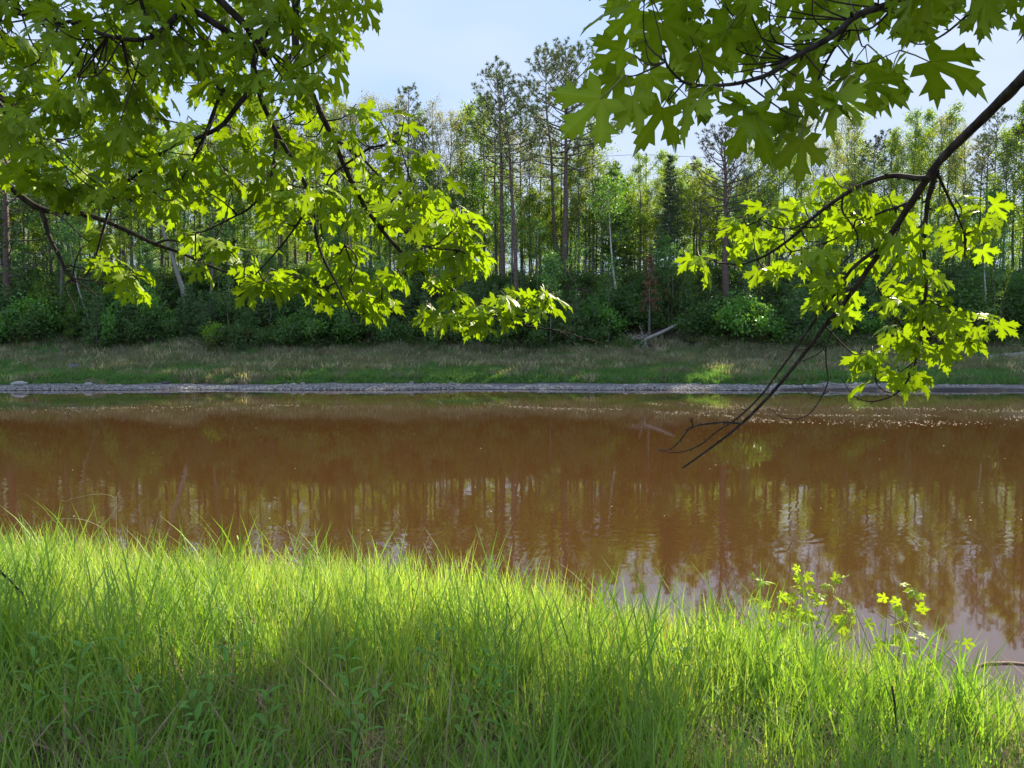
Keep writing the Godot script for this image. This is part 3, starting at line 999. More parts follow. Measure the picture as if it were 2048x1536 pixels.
	for s in [-.35, .45]:
		mb = MB.new()
		mb.tube(PackedVector3Array([Vector3(s, -.3, 0), Vector3(s, ph * .5, 0), Vector3(s, ph, 0)]), taper(3, .11, .08), 8, Color(1.5, 1.45, 1.4))
		part("pole", mb.mesh(M.dead_wood), t)
	mb = MB.new()
	mb.tube(PackedVector3Array([Vector3(-.5, ph * .78, .15), Vector3(1.6, ph * .93, .15)]), taper(2, .06, .06), 6, Color(.9, .9, .9))
	part("brace", mb.mesh(M.dead_wood), t)
	mb = MB.new()
	var w0 := on_far(900, pz)
	var w1 := on_far(1700, pz)
	var wp := PackedVector3Array()
	for i in 21:
		var u := i / 20.0
		var x := lerpf(w0.x, w1.x, u)
		wp.push_back(Vector3(x, t.position.y + ph - .12 - 1.2 * sin(absf(x - t.position.x) / 24.0), pz + .1))
	mb.tube(wp, taper(21, .022, .022), 4, Color.WHITE)
	single("power_line", mb.mesh(M.wire), "single thin wire crossing the gap in the treeline", "wire")

func stone_mesh(r: float, detail: int) -> ArrayMesh:
	var mb := MB.new()
	var rows := detail
	var cols := detail + 3
	for j in rows + 1:
		for i in cols:
			var a := PI * j / rows
			var b := TAU * i / cols
			var p := Vector3(sin(a) * cos(b), cos(a), sin(a) * sin(b))
			var k := 1.0 + (rng.randf_range(-.16, .16) if j > 0 and j < rows else 0.0)
			mb.v.push_back(p * r * k); mb.c.push_back(Color.WHITE)
	for j in rows:
		for i in cols:
			var a := j * cols + i
			var b := j * cols + (i + 1) % cols
			mb.ix.append_array([a, b, b + cols, a, b + cols, a + cols])
	return smooth_normals(mb, M.stone)

func rock(called: String, at: Vector3, size: Vector3, col: Color, label: String) -> void:
	var m := stone_mesh(1.0, 9)
	var arr := m.surface_get_arrays(0)
	var c: PackedColorArray = arr[Mesh.ARRAY_COLOR]
	c.fill(col)
	arr[Mesh.ARRAY_COLOR] = c
	var am := ArrayMesh.new()
	am.add_surface_from_arrays(Mesh.PRIMITIVE_TRIANGLES, arr)
	am.surface_set_material(0, M.stone)
	var o := single(called, am, label, "rock")
	o.position = at + Vector3(0, size.y * .35, 0)
	o.scale = size
	o.rotation = Vector3(0, rng.randf() * .6 - .3, 0)

func log_on(called: String, a: Vector3, b: Vector3, r0: float, r1: float, col: Color, label: String) -> void:
	var mb := MB.new()
	var d := b - a
	var q := smooth(PackedVector3Array([Vector3.ZERO, d * .33 + Vector3(0, .06, 0) + rv() * .05, d * .66 + Vector3(0, .08, 0) + rv() * .05, d]), 4)
	for i in q.size(): q[i].y += r0 * .7
	mb.tube(q, taper(q.size(), r0, r1), 9, col, .08, rng)
	# closed ends
	for e in [0, q.size() - 1]:
		var k0 := mb.v.size()
		var s: int = e * 9
		var nn := (q[0] - q[1]).normalized() if e == 0 else (q[e] - q[e - 1]).normalized()
		mb.v.push_back(q[e]); mb.n.push_back(nn); mb.c.push_back(col * .8)
		for k in 9:
			mb.v.push_back(mb.v[s + k]); mb.n.push_back(nn); mb.c.push_back(col * .8)
		for k in 9:
			if e == 0: mb.ix.append_array([k0, k0 + 1 + k, k0 + 1 + (k + 1) % 9])
			else: mb.ix.append_array([k0, k0 + 1 + (k + 1) % 9, k0 + 1 + k])
	var o := single(called, mb.mesh(M.dead_wood), label, "log")
	o.position = a

#SECTION grass
func blade(mb: MB, p: Vector3, yaw: float, l: float, w: float, lean: float, curl: float, col: Color, segs := 4) -> void:
	var f := Vector3(cos(yaw), 0, sin(yaw))
	var side := Vector3(-sin(yaw), 0, cos(yaw))
	var a := lean
	var q := p
	var k0 := mb.v.size()
	for i in segs:
		var t := float(i) / segs
		var ww := w * (1.0 - t * t * .75)
		mb.v.push_back(q - side * ww); mb.v.push_back(q + side * ww)
		mb.c.push_back(col); mb.c.push_back(col)
		q += (Vector3.UP * cos(a) + f * sin(a)) * l / segs
		a += curl / segs
	mb.v.push_back(q); mb.c.push_back(col)
	for i in segs - 1:
		var k := k0 + i * 2
		mb.ix.append_array([k, k + 2, k + 3, k, k + 3, k + 1])
	var e := k0 + segs * 2
	mb.ix.append_array([e - 2, e, e - 1])

func make_near_grass() -> void:
	rng.seed = 1234
	var fresh := []
	for m in 4:
		var mb := MB.new()
		for k in 40:
			var p := Vector3(rng.randfn() * .1, -.02, rng.randfn() * .1)
			var l := rng.randf_range(.22, .54)
			var c := Color(.22, .38, .06).lerp(Color(.43, .55, .15), rng.randf())
			if rng.randf() < .06: c = Color(.34, .3, .13)
			blade(mb, p, rng.randf() * TAU, l, rng.randf_range(.0016, .0036), rng.randf_range(.0, .3), rng.randf_range(.05, 1.3) * rng.randf(), c)
		fresh.append(mb.mesh(M.grass_blade))
	var sedge := MB.new()
	for k in 34:
		var p := Vector3(rng.randfn() * .09, -.02, rng.randfn() * .09)
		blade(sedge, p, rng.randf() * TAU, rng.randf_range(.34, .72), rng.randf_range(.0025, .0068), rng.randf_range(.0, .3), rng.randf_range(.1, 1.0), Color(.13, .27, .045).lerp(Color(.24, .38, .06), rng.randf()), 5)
	var straw := MB.new()
	for k in 26:
		var p := Vector3(rng.randfn() * .16, rng.randf_range(0, .05), rng.randfn() * .16)
		blade(straw, p, rng.randf() * TAU, rng.randf_range(.12, .4), rng.randf_range(.0015, .004), rng.randf_range(.9, 1.6), rng.randf_range(-.2, .5), Color(.3, .24, .14).lerp(Color(.17, .12, .07), rng.randf()), 3)
	var xf := [[], [], [], []]
	var cs := [[], [], [], []]
	var xs := []
	var cse := []
	var xd := []
	for i in 11000:
		var z := rng.randf_range(-10.5, 0.4)
		var x := rng.randf_range(-9.5, 7.0)
		var e := z - edge_z(x)
		if e < -.12 or (absf(x) > 1.2 - z * .95): continue
		var q := nz_patch.get_noise_2d(x * 11.0, z * 11.0)
		var keep: float = clampf(.78 + q * .9 - (.24 if z > -3.6 else 0.0), .62, 1)
		if rng.randf() > keep: continue
		if z > -1.15: continue
		var s := rng.randf_range(.75, 1.2) * clampf(.62 + e * .55, .62, 1.0) * (1.0 + q * .25)
		if x > 1.4: s *= .82
		if z > -3.4: s *= .8
		if z > -3.6 and x < -.2: s *= .78
		var t := Transform3D(Basis(Vector3.UP, rng.randf() * TAU).scaled(Vector3(s * 1.1, s, s * 1.1)), Vector3(x, near_h(x, z), z))
		var k := rng.randf_range(.8, 1.15)
		var c := Color(k, k * rng.randf_range(.95, 1.05), k * rng.randf_range(.8, 1.2))
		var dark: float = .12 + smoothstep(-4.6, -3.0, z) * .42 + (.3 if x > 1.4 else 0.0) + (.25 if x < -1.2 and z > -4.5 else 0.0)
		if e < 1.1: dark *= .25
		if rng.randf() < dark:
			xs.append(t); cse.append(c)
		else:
			var m := rng.randi() % 4
			xf[m].append(t); cs[m].append(c)
	for i in 5200:
		var z := rng.randf_range(-9.5, -.9)
		var x := rng.randf_range(-8.5, 6.5)
		if z - edge_z(x) < -.2 or absf(x) > 1.2 - z * .95: continue
		var s := rng.randf_range(.7, 1.3)
		xd.append(Transform3D(Basis(Vector3.UP, rng.randf() * TAU).scaled(Vector3(s, s, s)), Vector3(x, near_h(x, z) + .01, z)))
	for m in 4:
		var o := multi(fresh[m], xf[m], cs[m])
		o.name = numbered("grass")
		tag(o, "fresh green grass growing thick along the near bank", "grass", "grass of the near bank", "stuff")
		add_child(o, true)
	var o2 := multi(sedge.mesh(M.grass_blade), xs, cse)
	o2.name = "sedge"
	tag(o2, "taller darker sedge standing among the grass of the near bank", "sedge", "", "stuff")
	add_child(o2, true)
	var o3 := multi(straw.mesh(M.dry_grass), xd, [])
	o3.name = "dead_straw"
	tag(o3, "flattened dead straw on the ground under the near grass", "straw", "", "stuff")
	add_child(o3, true)

# point on the near bank under a pixel
func on_near(px: float, py: float) -> Vector3:
	var dir := (P(px, py, 1.0) - EYE).normalized()
	var p := EYE
	for i in 2000:
		p += dir * .006
		if p.y < near_h(p.x, p.z): break
	return p

func stem(called: String, at: Vector3, pts: Array, r0: float, r1: float, mat: Material, col: Color, label: String, category: String) -> Node3D:
	var t := thing(called, label, category, at)
	var mb := MB.new()
	var q := PackedVector3Array()
	for p in pts: q.push_back(p - at)
	q = smooth(q, 6)
	mb.tube(q, taper(q.size(), r0, r1), 6, col, .05, rng)
	part("stem", mb.mesh(mat), t)
	return t

func herb_leaf(mb: MB, p: Vector3, d: Vector3, l: float, w: float, col: Color) -> void:
	var side := d.cross(Vector3.UP).normalized()
	var up := side.cross(d).normalized()
	var a := p + d * l * .35 + up * l * .05
	var b := p + d * l * .7 + up * l * .03
	var e := p + d * l - up * l * .12
	var k := mb.v.size()
	for q in [p, a - side * w + up * w * .3, a, a + side * w + up * w * .3, b - side * w * .7 + up * w * .2, b, b + side * w * .7 + up * w * .2, e]:
		mb.v.push_back(q); mb.c.push_back(col)
	mb.ix.append_array([k, k + 2, k + 1, k, k + 3, k + 2, k + 1, k + 2, k + 5, k + 1, k + 5, k + 4, k + 2, k + 3, k + 6, k + 2, k + 6, k + 5, k + 4, k + 5, k + 7, k + 5, k + 6, k + 7])

func herb(called: String, at: Vector3, h: float, pairs: int, l: float, w: float, col: Color, label: String) -> void:
	var t := thing(called, label, "plant", at)
	var q := smooth(PackedVector3Array([Vector3(0, -.03, 0), Vector3(rng.randfn() * .03, h * .5, rng.randfn() * .03), Vector3(rng.randfn() * .06, h, rng.randfn() * .06)]), 4)
	var mb := MB.new()
	mb.tube(q, taper(q.size(), .0035, .0015), 5, Color(.16, .24, .06))
	part("stem", mb.mesh(M.grass_blade), t)
	var az := rng.randf() * TAU
	for i in pairs:
		var s := (i + 1.0) / pairs
		az += 1.57 + rng.randf_range(-.3, .3)
		for k in 2:
			mb = MB.new()
			var a := az + PI * k
			var d := Vector3(cos(a), rng.randf_range(.1, .7), sin(a)).normalized()
			herb_leaf(mb, Vector3.ZERO, d, l * rng.randf_range(.75, 1.1) * (1.1 - s * .35), w, col.lerp(col * 1.35, rng.randf()))
			var o := part("leaf", mb.mesh(M.grass_blade), t)
			o.position = along(q, .25 + .75 * s)

func make_near_details() -> void:
	rng.seed = 55
	var dark := Color(.15, .31, .055)
	var spots := [[150, 1430, .5], [290, 1470, .42], [60, 1400, .5], [420, 1430, .5], [215, 1390, .46], [690, 1420, .5], [830, 1380, .52], [920, 1410, .5], [560, 1480, .42], [1010, 1450, .46], [740, 1470, .45], [380, 1490, .38]]
	var words := ["lance leaved weed at the lower left, third from the edge", "low lance leaved weed at the bottom edge left of the middle", "lance leaved weed nearest the left edge", "tall lance leaved weed standing right of the lower left weeds", "lance leaved weed behind the lower left weeds", "lance leaved weed in the shaded grass left of the middle", "tallest lance leaved weed in the shaded grass left of the middle", "lance leaved weed in the shaded grass near the middle", "low lance leaved weed at the bottom edge between two groups of weeds", "lance leaved weed at the bottom just left of the middle", "low lance leaved weed in front of the tallest weed", "smallest lance leaved weed at the bottom edge on the left"]
	for i in spots.size():
		herb("leafy_weed", on_near(spots[i][0], spots[i][1] + 140), spots[i][2], 7, .105, .012, dark, words[i])
	herb("leafy_weed", on_near(1395, 1480), .4, 6, .13, .016, Color(.2, .34, .05), "bright lance leaved weed in the sunlit grass right of the middle")
	herb("leafy_weed", on_near(1420, 1330), .38, 5, .13, .02, Color(.17, .31, .05), "broad leaved weed standing in the sunlit grass in front of the yellow green seedlings")
	herb("leafy_weed", on_near(1730, 1350), .42, 5, .14, .022, Color(.2, .36, .05), "broad leaved weed at the water's edge between the two yellow green seedlings")
	# yellow green seedlings at the water's edge
	seedling(1600, 1290, .8, 84, "yellow green maple seedling with several stems at the water's edge")
	seedling(1790, 1310, .78, 36, "smaller slim yellow green maple seedling right of the bushy one")
	seedling(1520, 1270, .52, 20, "low yellow green seedling left of the bushy one")
	seedling(1845, 1350, .48, 20, "lowest yellow green seedling beside the bare stick at the right")
	# low lobed weeds in the bottom right grass
	seedling(1530, 1500, .22, 5, "low lobed leaved seedling at the bottom right of the middle", Color(.24, .33, .04), .07)
	seedling(1170, 1520, .16, 4, "low lobed leaved seedling at the bottom edge near the middle", Color(.16, .28, .04), .06)
	seedling(1650, 1490, .2, 4, "pale lobed leaved seedling at the bottom, among the right grass", Color(.28, .34, .05), .06)
	# dry stalks
	var b := on_near(252, 1210)
	var q := b
	stem("dry_stalk", b, [b, P(256, 1130, 5.6), P(254, 1060, 5.6), P(262, 1040, 5.6), P(290, 998, 5.6)], .004, .0015, M.dead_wood, Color(.75, .6, .45), "upright dry weed stalk above the left grass against the water", "dry stalk")
	b = on_near(215, 1200)
	stem("dry_stalk", b, [b, P(218, 1080, 6.2), P(180, 1044, 6.2), P(120, 1038, 6.2), P(50, 1062, 6.2)], .004, .002, M.dead_wood, Color(1.0, .85, .6), "pale dry stem arching left over the grass at the far left", "dry stalk")
	b = on_near(232, 1150)
	stem("dry_stalk", b, [b, P(232, 1020, 6.4), P(228, 995, 6.4), P(195, 988, 6.4), P(150, 996, 6.4), P(130, 1004, 6.4)], .003, .0015, M.dead_wood, Color(1.0, .85, .6), "thinner pale dry stem arching above the other against the brown water", "dry stalk")
	b = on_near(480, 1170)
	stem("grass_seedhead", b, [b, P(478, 1100, 6.2), P(474, 1072, 6.2)], .004, .006, M.dry_grass, Color(.3, .36, .1), "grass seed head standing above the left grass edge", "grass stalk")
	b = on_near(8, 1330)
	stem("bare_stick", b, [P(-60, 1090, 4.2), P(0, 1143, 4.2), P(30, 1172, 4.2), P(52, 1206, 4.2), P(60, 1330, 4.1)], .007, .004, M.maple_bark, Color.WHITE, "dark bare stick slanting into the grass at the left edge", "stick")
	b = on_near(82, 1530)
	stem("bare_stick", b, [b, P(80, 1480, 2.9), P(78, 1440, 2.9)], .008, .006, M.dead_wood, Color(.5, .4, .35), "short broken stick upright in the lower left corner", "stick")
	b = on_near(1880, 1350)
	stem("driftwood_branch", b, [Vector3(2.55, near_h(2.55, -4.45) + .05, -4.45), P(1945, 1341, 4.95), P(2000, 1327, 5.1), P(2060, 1331, 5.25), P(2140, 1348, 5.45)], .017, .009, M.dead_wood, Color(.5, .38, .3), "brown driftwood branch lying at the water's edge at the right", "branch")
	b = on_near(1800, 1262)
	stem("bare_stick", b, [P(1780, 1230, 6.0), P(1830, 1262, 5.7), P(1880, 1300, 5.3), P(1935, 1345, 4.9)], .008, .004, M.dead_wood, Color(.6, .52, .45), "grey bare stick slanting down beside the right seedling to the driftwood", "stick")
	b = on_near(1795, 1480)
	stem("bare_stick", b, [b, P(1792, 1430, 3.1), P(1784, 1372, 3.1)], .006, .004, M.maple_bark, Color.WHITE, "short dark upright stick in the grass at the lower right", "stick")
	b = on_near(610, 1330)
	var t := thing("tall_sedge_blade", "single wide dark grass blade rising above the left grass", "grass", b)
	var mb := MB.new()
	blade(mb, Vector3.ZERO, 0.0, .82, .009, .12, .42, Color(.1, .22, .04), 8)
	part("blade", mb.mesh(M.grass_blade), t)

func seedling(px: float, py: float, h: float, nl: int, label: String, col := Color(.27, .38, .035), size := .06) -> void:
	var at := on_near(px, py)
	if at.z < edge_z(at.x) + .1:     # stands at the very edge
		at.z = -9.0
		while at.z < edge_z((px - 1024.0) / F * -at.z) + .12: at.z += .02
		at.x = (px - 1024.0) / F * -at.z
		at.y = near_h(at.x, at.z)
	var t := thing("maple_seedling", label, "seedling", at)
	var stems := []
	for s in maxi(1, nl / 4):
		var mb := MB.new()
		var e := Vector3(rng.randf_range(-.4, .4) * h, h * rng.randf_range(.6, 1.0), rng.randf_range(-.3, .3) * h)
		if s == 0: e = Vector3(.05 * h, h, 0)
		var q := smooth(PackedVector3Array([Vector3(0, -.03, 0), e * .5 + rv() * .02, e]), 4)
		mb.tube(q, taper(q.size(), .004, .0018), 5, Color(.9, .8, .5))
		part("stem", mb.mesh(M.dead_wood), t)
		stems.append(q)
	for i in nl:
		var q: PackedVector3Array = stems[i % stems.size()]
		var p := along(q, 1.0 if i < stems.size() else rng.randf_range(.3, 1.0))
		var o := part("leaf", leaf_variant(i % leaf_meshes.size(), col), t)
		var d := (unit() * Vector3(1, .5, .7) + Vector3(0, -.25, .2)).normalized()
		var nrm := unit() + Vector3(.2, .45, .75)
		nrm = (nrm - d * nrm.dot(d)).normalized()
		o.transform = Transform3D(Basis(d.cross(nrm).normalized(), d, nrm).scaled_local(Vector3.ONE * size * rng.randf_range(.7, 1.15)), p)

#SECTION maple
var leaf_meshes: Array = []       # MBs of the blade and of the stalk
var tinted := {}

func maple_leaf_mb(deep: float) -> Array:
	var mb := MB.new()
	var st := MB.new()
	var y0 := .55                        # length of the leaf stalk
	st.tube(PackedVector3Array([Vector3.ZERO, Vector3(0, y0 * .5, .02), Vector3(0, y0 + .02, -.01)]), taper(3, .018, .013), 3, Color.WHITE)
	var pts2 := func(a: float, t: float, w: float) -> Vector2:
		var d := Vector2(sin(a), cos(a))
		var s := Vector2(cos(a), -sin(a))
		return d * t + s * w
	var droop := rng.randf_range(.1, .45)
	var fold := rng.randf_range(.08, .34)
	var ph := rng.randf() * TAU
	var tone := rng.randf_range(.74, 1.14)
	var lift := func(p: Vector2, vein: bool) -> Vector3:
		var r := p.length()
		var z := -droop * r * r + (0.0 if vein else fold * .5 * r) + .03 * sin(p.x * 7.0 + ph) * r
		return Vector3(p.x, y0 + p.y, z)
	var C := Color(.19, .3, .013) * tone
	var CV := Color(.23, .34, .024) * tone
	var angs := [0.0, 0.86, -0.86]
	var lens := [1.0, .86, .86]
	for L in 3:
		var a: float = angs[L] + rng.randf_range(-.07, .07)
		var l: float = lens[L] * rng.randf_range(.92, 1.06)
		for s in [-1.0, 1.0]:
			var half := rng.randf_range(.9, 1.1)
			# the sinuses stand in the leaf's own axes
			var sin_a := .43
			var sin_r := .36 - deep * .14
			if L == 1 and s > 0: sin_a = 1.42; sin_r = .29
			elif L == 2 and s < 0: sin_a = -1.42; sin_r = .29
			elif L == 1 or (L == 0 and s > 0): sin_a = .43
			else: sin_a = -.43
			var S: Vector2 = pts2.call(sin_a, sin_r, 0.0)
			var j := func() -> float: return rng.randf_range(-.02, .02)
			var w1: Vector2 = pts2.call(a, .47 * l + j.call(), s * (.12 + j.call()))
			var t1: Vector2 = pts2.call(a, .75 * l + j.call(), s * (.285 + j.call() * 1.5))
			var n1: Vector2 = pts2.call(a, .735 * l, s * .145)
			var t2: Vector2 = pts2.call(a, .93 * l + j.call(), s * (.15 + j.call()))
			var n2: Vector2 = pts2.call(a, .9 * l, s * .065)
			var tip: Vector2 = pts2.call(a, l * 1.1, j.call())
			var V0 := Vector2.ZERO
			var V1: Vector2 = pts2.call(a, .4 * l, 0.0)
			var V2: Vector2 = pts2.call(a, .66 * l, 0.0)
			var V3: Vector2 = pts2.call(a, .85 * l, 0.0)
			var k := mb.v.size()
			for q in [[V0, true], [V1, true], [V2, true], [V3, true], [tip, true], [S, false], [w1, false], [t1, false], [n1, false], [t2, false], [n2, false]]:
				mb.v.push_back(lift.call(q[0], q[1]))
				mb.c.push_back(CV if q[1] else C * half)
			for tr in [[0, 5, 1], [1, 5, 6], [1, 6, 2], [2, 6, 7], [2, 7, 8], [2, 8, 3], [3, 8, 9], [3, 9, 10], [3, 10, 4]]:
				mb.ix.append_array([k + tr[0], k + tr[1], k + tr[2]])
	for s in [-1.0, 1.0]:
		var a: float = s * 1.92
		var l := .5 * rng.randf_range(.85, 1.1)
		var k := mb.v.size()
		for q in [[Vector2.ZERO, true], [pts2.call(s * 1.42, .29, 0.0), false], [pts2.call(a, l * .62, -s * .14), false], [pts2.call(a, l, 0.0), true], [pts2.call(a, l * .55, s * .12), false], [pts2.call(a, l * .45, 0.0), true]]:
			mb.v.push_back(lift.call(q[0], q[1]))
			mb.c.push_back(CV if q[1] else C)
		for tr in [[0, 1, 5], [5, 1, 2], [5, 2, 3], [5, 3, 4], [0, 5, 4]]:
			mb.ix.append_array([k + tr[0], k + tr[1], k + tr[2]])
	# smooth within each half lobe, creased along the veins
	mb.n.resize(mb.v.size())
	for k in range(0, mb.ix.size(), 3):
		var f := (mb.v[mb.ix[k + 2]] - mb.v[mb.ix[k]]).cross(mb.v[mb.ix[k + 1]] - mb.v[mb.ix[k]])
		for e in 3: mb.n[mb.ix[k + e]] += f
	for k in mb.n.size(): mb.n[k] = mb.n[k].normalized()
	return [mb, st]

func leaf_variant(i: int, col := Color(-1, 0, 0)) -> ArrayMesh:
	var key := "%d %s" % [i, col]
	if not tinted.has(key):
		var mb: MB = leaf_meshes[i][0]
		if col.r >= 0.0:
			var m2 := MB.new()
			m2.v = mb.v; m2.ix = mb.ix; m2.n = mb.n
			for k in mb.c.size(): m2.c.push_back(col * (mb.c[k].g / .3))
			mb = m2
		var am := mb.mesh(M.maple_leaf)
		tinted[key] = leaf_meshes[i][1].mesh(M.petiole, am)
	return tinted[key]

# a leaf whose stalk starts at p and whose tip points along d; blades turn their upper face to the light
func leaf_pose(p: Vector3, d: Vector3, s: float) -> Transform3D:
	var nrm := (Vector3(0, 1, 0) * .55 + to_sun * .55 + unit() * .5)
	nrm = (nrm - d * nrm.dot(d)).normalized()
	var x := d.cross(nrm).normalized()
	return Transform3D(Basis(x, d, nrm).scaled_local(Vector3.ONE * s), p)

# a bough given as pixels of the photograph with a distance each: [px, py, distance]
func bough(list: Array, before: Array = []) -> PackedVector3Array:
	var q := PackedVector3Array()
	for p in before: q.push_back(p)
	for a in list: q.push_back(P(a[0], a[1], a[2]))
	return smooth(q, 5)

class Tree3:
	var node: Node3D
	var boughs := []          # smoothed paths that twigs may spring from
	var leaves := []          # [transform, variant]
	var twig_count := 0

func add_bough(t: Tree3, path: PackedVector3Array, r0: float, r1: float, bear := true, col := Color.WHITE, called := "branch", pw := 0.8) -> void:
	var mb := MB.new()
	mb.tube(path, taper(path.size(), r0, r1, pw), 7, col, .06, rng)
	if called == "branch":     # buds and short spurs
		for k in range(2, path.size() - 1, 2):
			var d := (path[k + 1] - path[k]).normalized()
			var o := (d.cross(unit()).normalized() + d * .7).normalized()
			var rad := lerpf(r0, r1, pow(float(k) / path.size(), pw))
			var e: Vector3 = path[k] + o * (rad + rng.randf_range(.004, .014))
			mb.tube(PackedVector3Array([path[k], path[k].lerp(e, .7), e]), PackedFloat32Array([rad * .55, rad * .5, rad * .15]), 5, col)
	part(called, mb.mesh(M.maple_bark), t.node)
	if bear: t.boughs.append(path)

func add_cluster(t: Tree3, c: Vector3, n: int, size: float, thick := 1.0) -> void:
	var best := Vector3.ZERO
	var bd := 1e9
	for b in t.boughs:
		for i in range(0, b.size(), 2):
			var d: float = b[i].distance_squared_to(c) + (0.02 if b[i].y < c.y - .1 else 0.0)
			if d < bd: bd = d; best = b[i]
	var dirn := (c - best)
	if dirn.length() < .02: dirn = Vector3(.03, -.03, 0)
	var q := smooth(PackedVector3Array([best, best.lerp(c, .5) + Vector3(0, -.12 * dirn.length() - .01, 0) + rv() * .02, c]), 4)
	var mb := MB.new()
	mb.tube(q, taper(q.size(), .003 * thick, .0013 * thick), 5, Color(1.2, 1.0, .9))
	part("twig", mb.mesh(M.maple_bark), t.node)
	var az := rng.randf() * TAU
	for i in n:
		var s := 1.0 if i < 2 else 1.0 - .18 * (i / 2) - rng.randf() * .08
		var p := along(q, clampf(s, .25, 1.0))
		az += PI if i % 2 else 1.57 + rng.randf_range(-.4, .4)
		var d := (Vector3(cos(az), 0, sin(az)) * rng.randf_range(.45, .9) + dirn.normalized() * .35 + Vector3(0, -rng.randf_range(.25, 1.1), 0)).normalized()
		t.leaves.append([leaf_pose(p, d, size * rng.randf_range(.72, 1.15)), rng.randi() % leaf_meshes.size()])

func finish(t: Tree3) -> void:
	# leaves that show largest in the frame are parts; the rest are one part
	var inv := cam_xf.affine_inverse()
	var scored := []
	for l in t.leaves:
		var p: Vector3 = inv * (l[0].origin + l[0].basis.y * .8)
		var sc := -1.0
		if p.z < -.2:
			var u := absf(p.x / -p.z * F / 1024.0)
			var v := absf(p.y / -p.z * F / 768.0)
			if u < 1.04 and v < 1.04: sc = l[0].basis.y.length() / -p.z
		scored.append([sc, l])
	scored.sort_custom(func(a, b): return a[0] > b[0])
	var rest := MB.new()
	var rs := MB.new()
	for i in scored.size():
		var l: Array = scored[i][1]
		if i < 300 and scored[i][0] > 0.0:
			var o := part("leaf", leaf_variant(l[1]), t.node)
			o.transform = l[0]
		else:
			rest.append(leaf_meshes[l[1]][0], l[0])
			rs.append(leaf_meshes[l[1]][1], l[0])
	if not rest.empty():
		var am := rest.mesh(M.maple_leaf)
		part("foliage", rs.mesh(M.petiole, am), t.node, "stuff")

func pick_in(poly: PackedVector2Array, gap: float, tries: int, hole := -2.0) -> Array:
	var box := Rect2(poly[0], Vector2.ZERO)
	for p in poly: box = box.expand(p)
	var got := []
	for k in tries:
		var p := box.position + Vector2(rng.randf(), rng.randf()) * box.size
		if not Geometry2D.is_point_in_polygon(p, poly): continue
		if nz_patch.get_noise_2d(p.x * .28, p.y * .28) < hole: continue
		var ok := true
		for g in got:
			if p.distance_squared_to(g) < gap * gap: ok = false; break
		if ok: got.append(p)
	return got

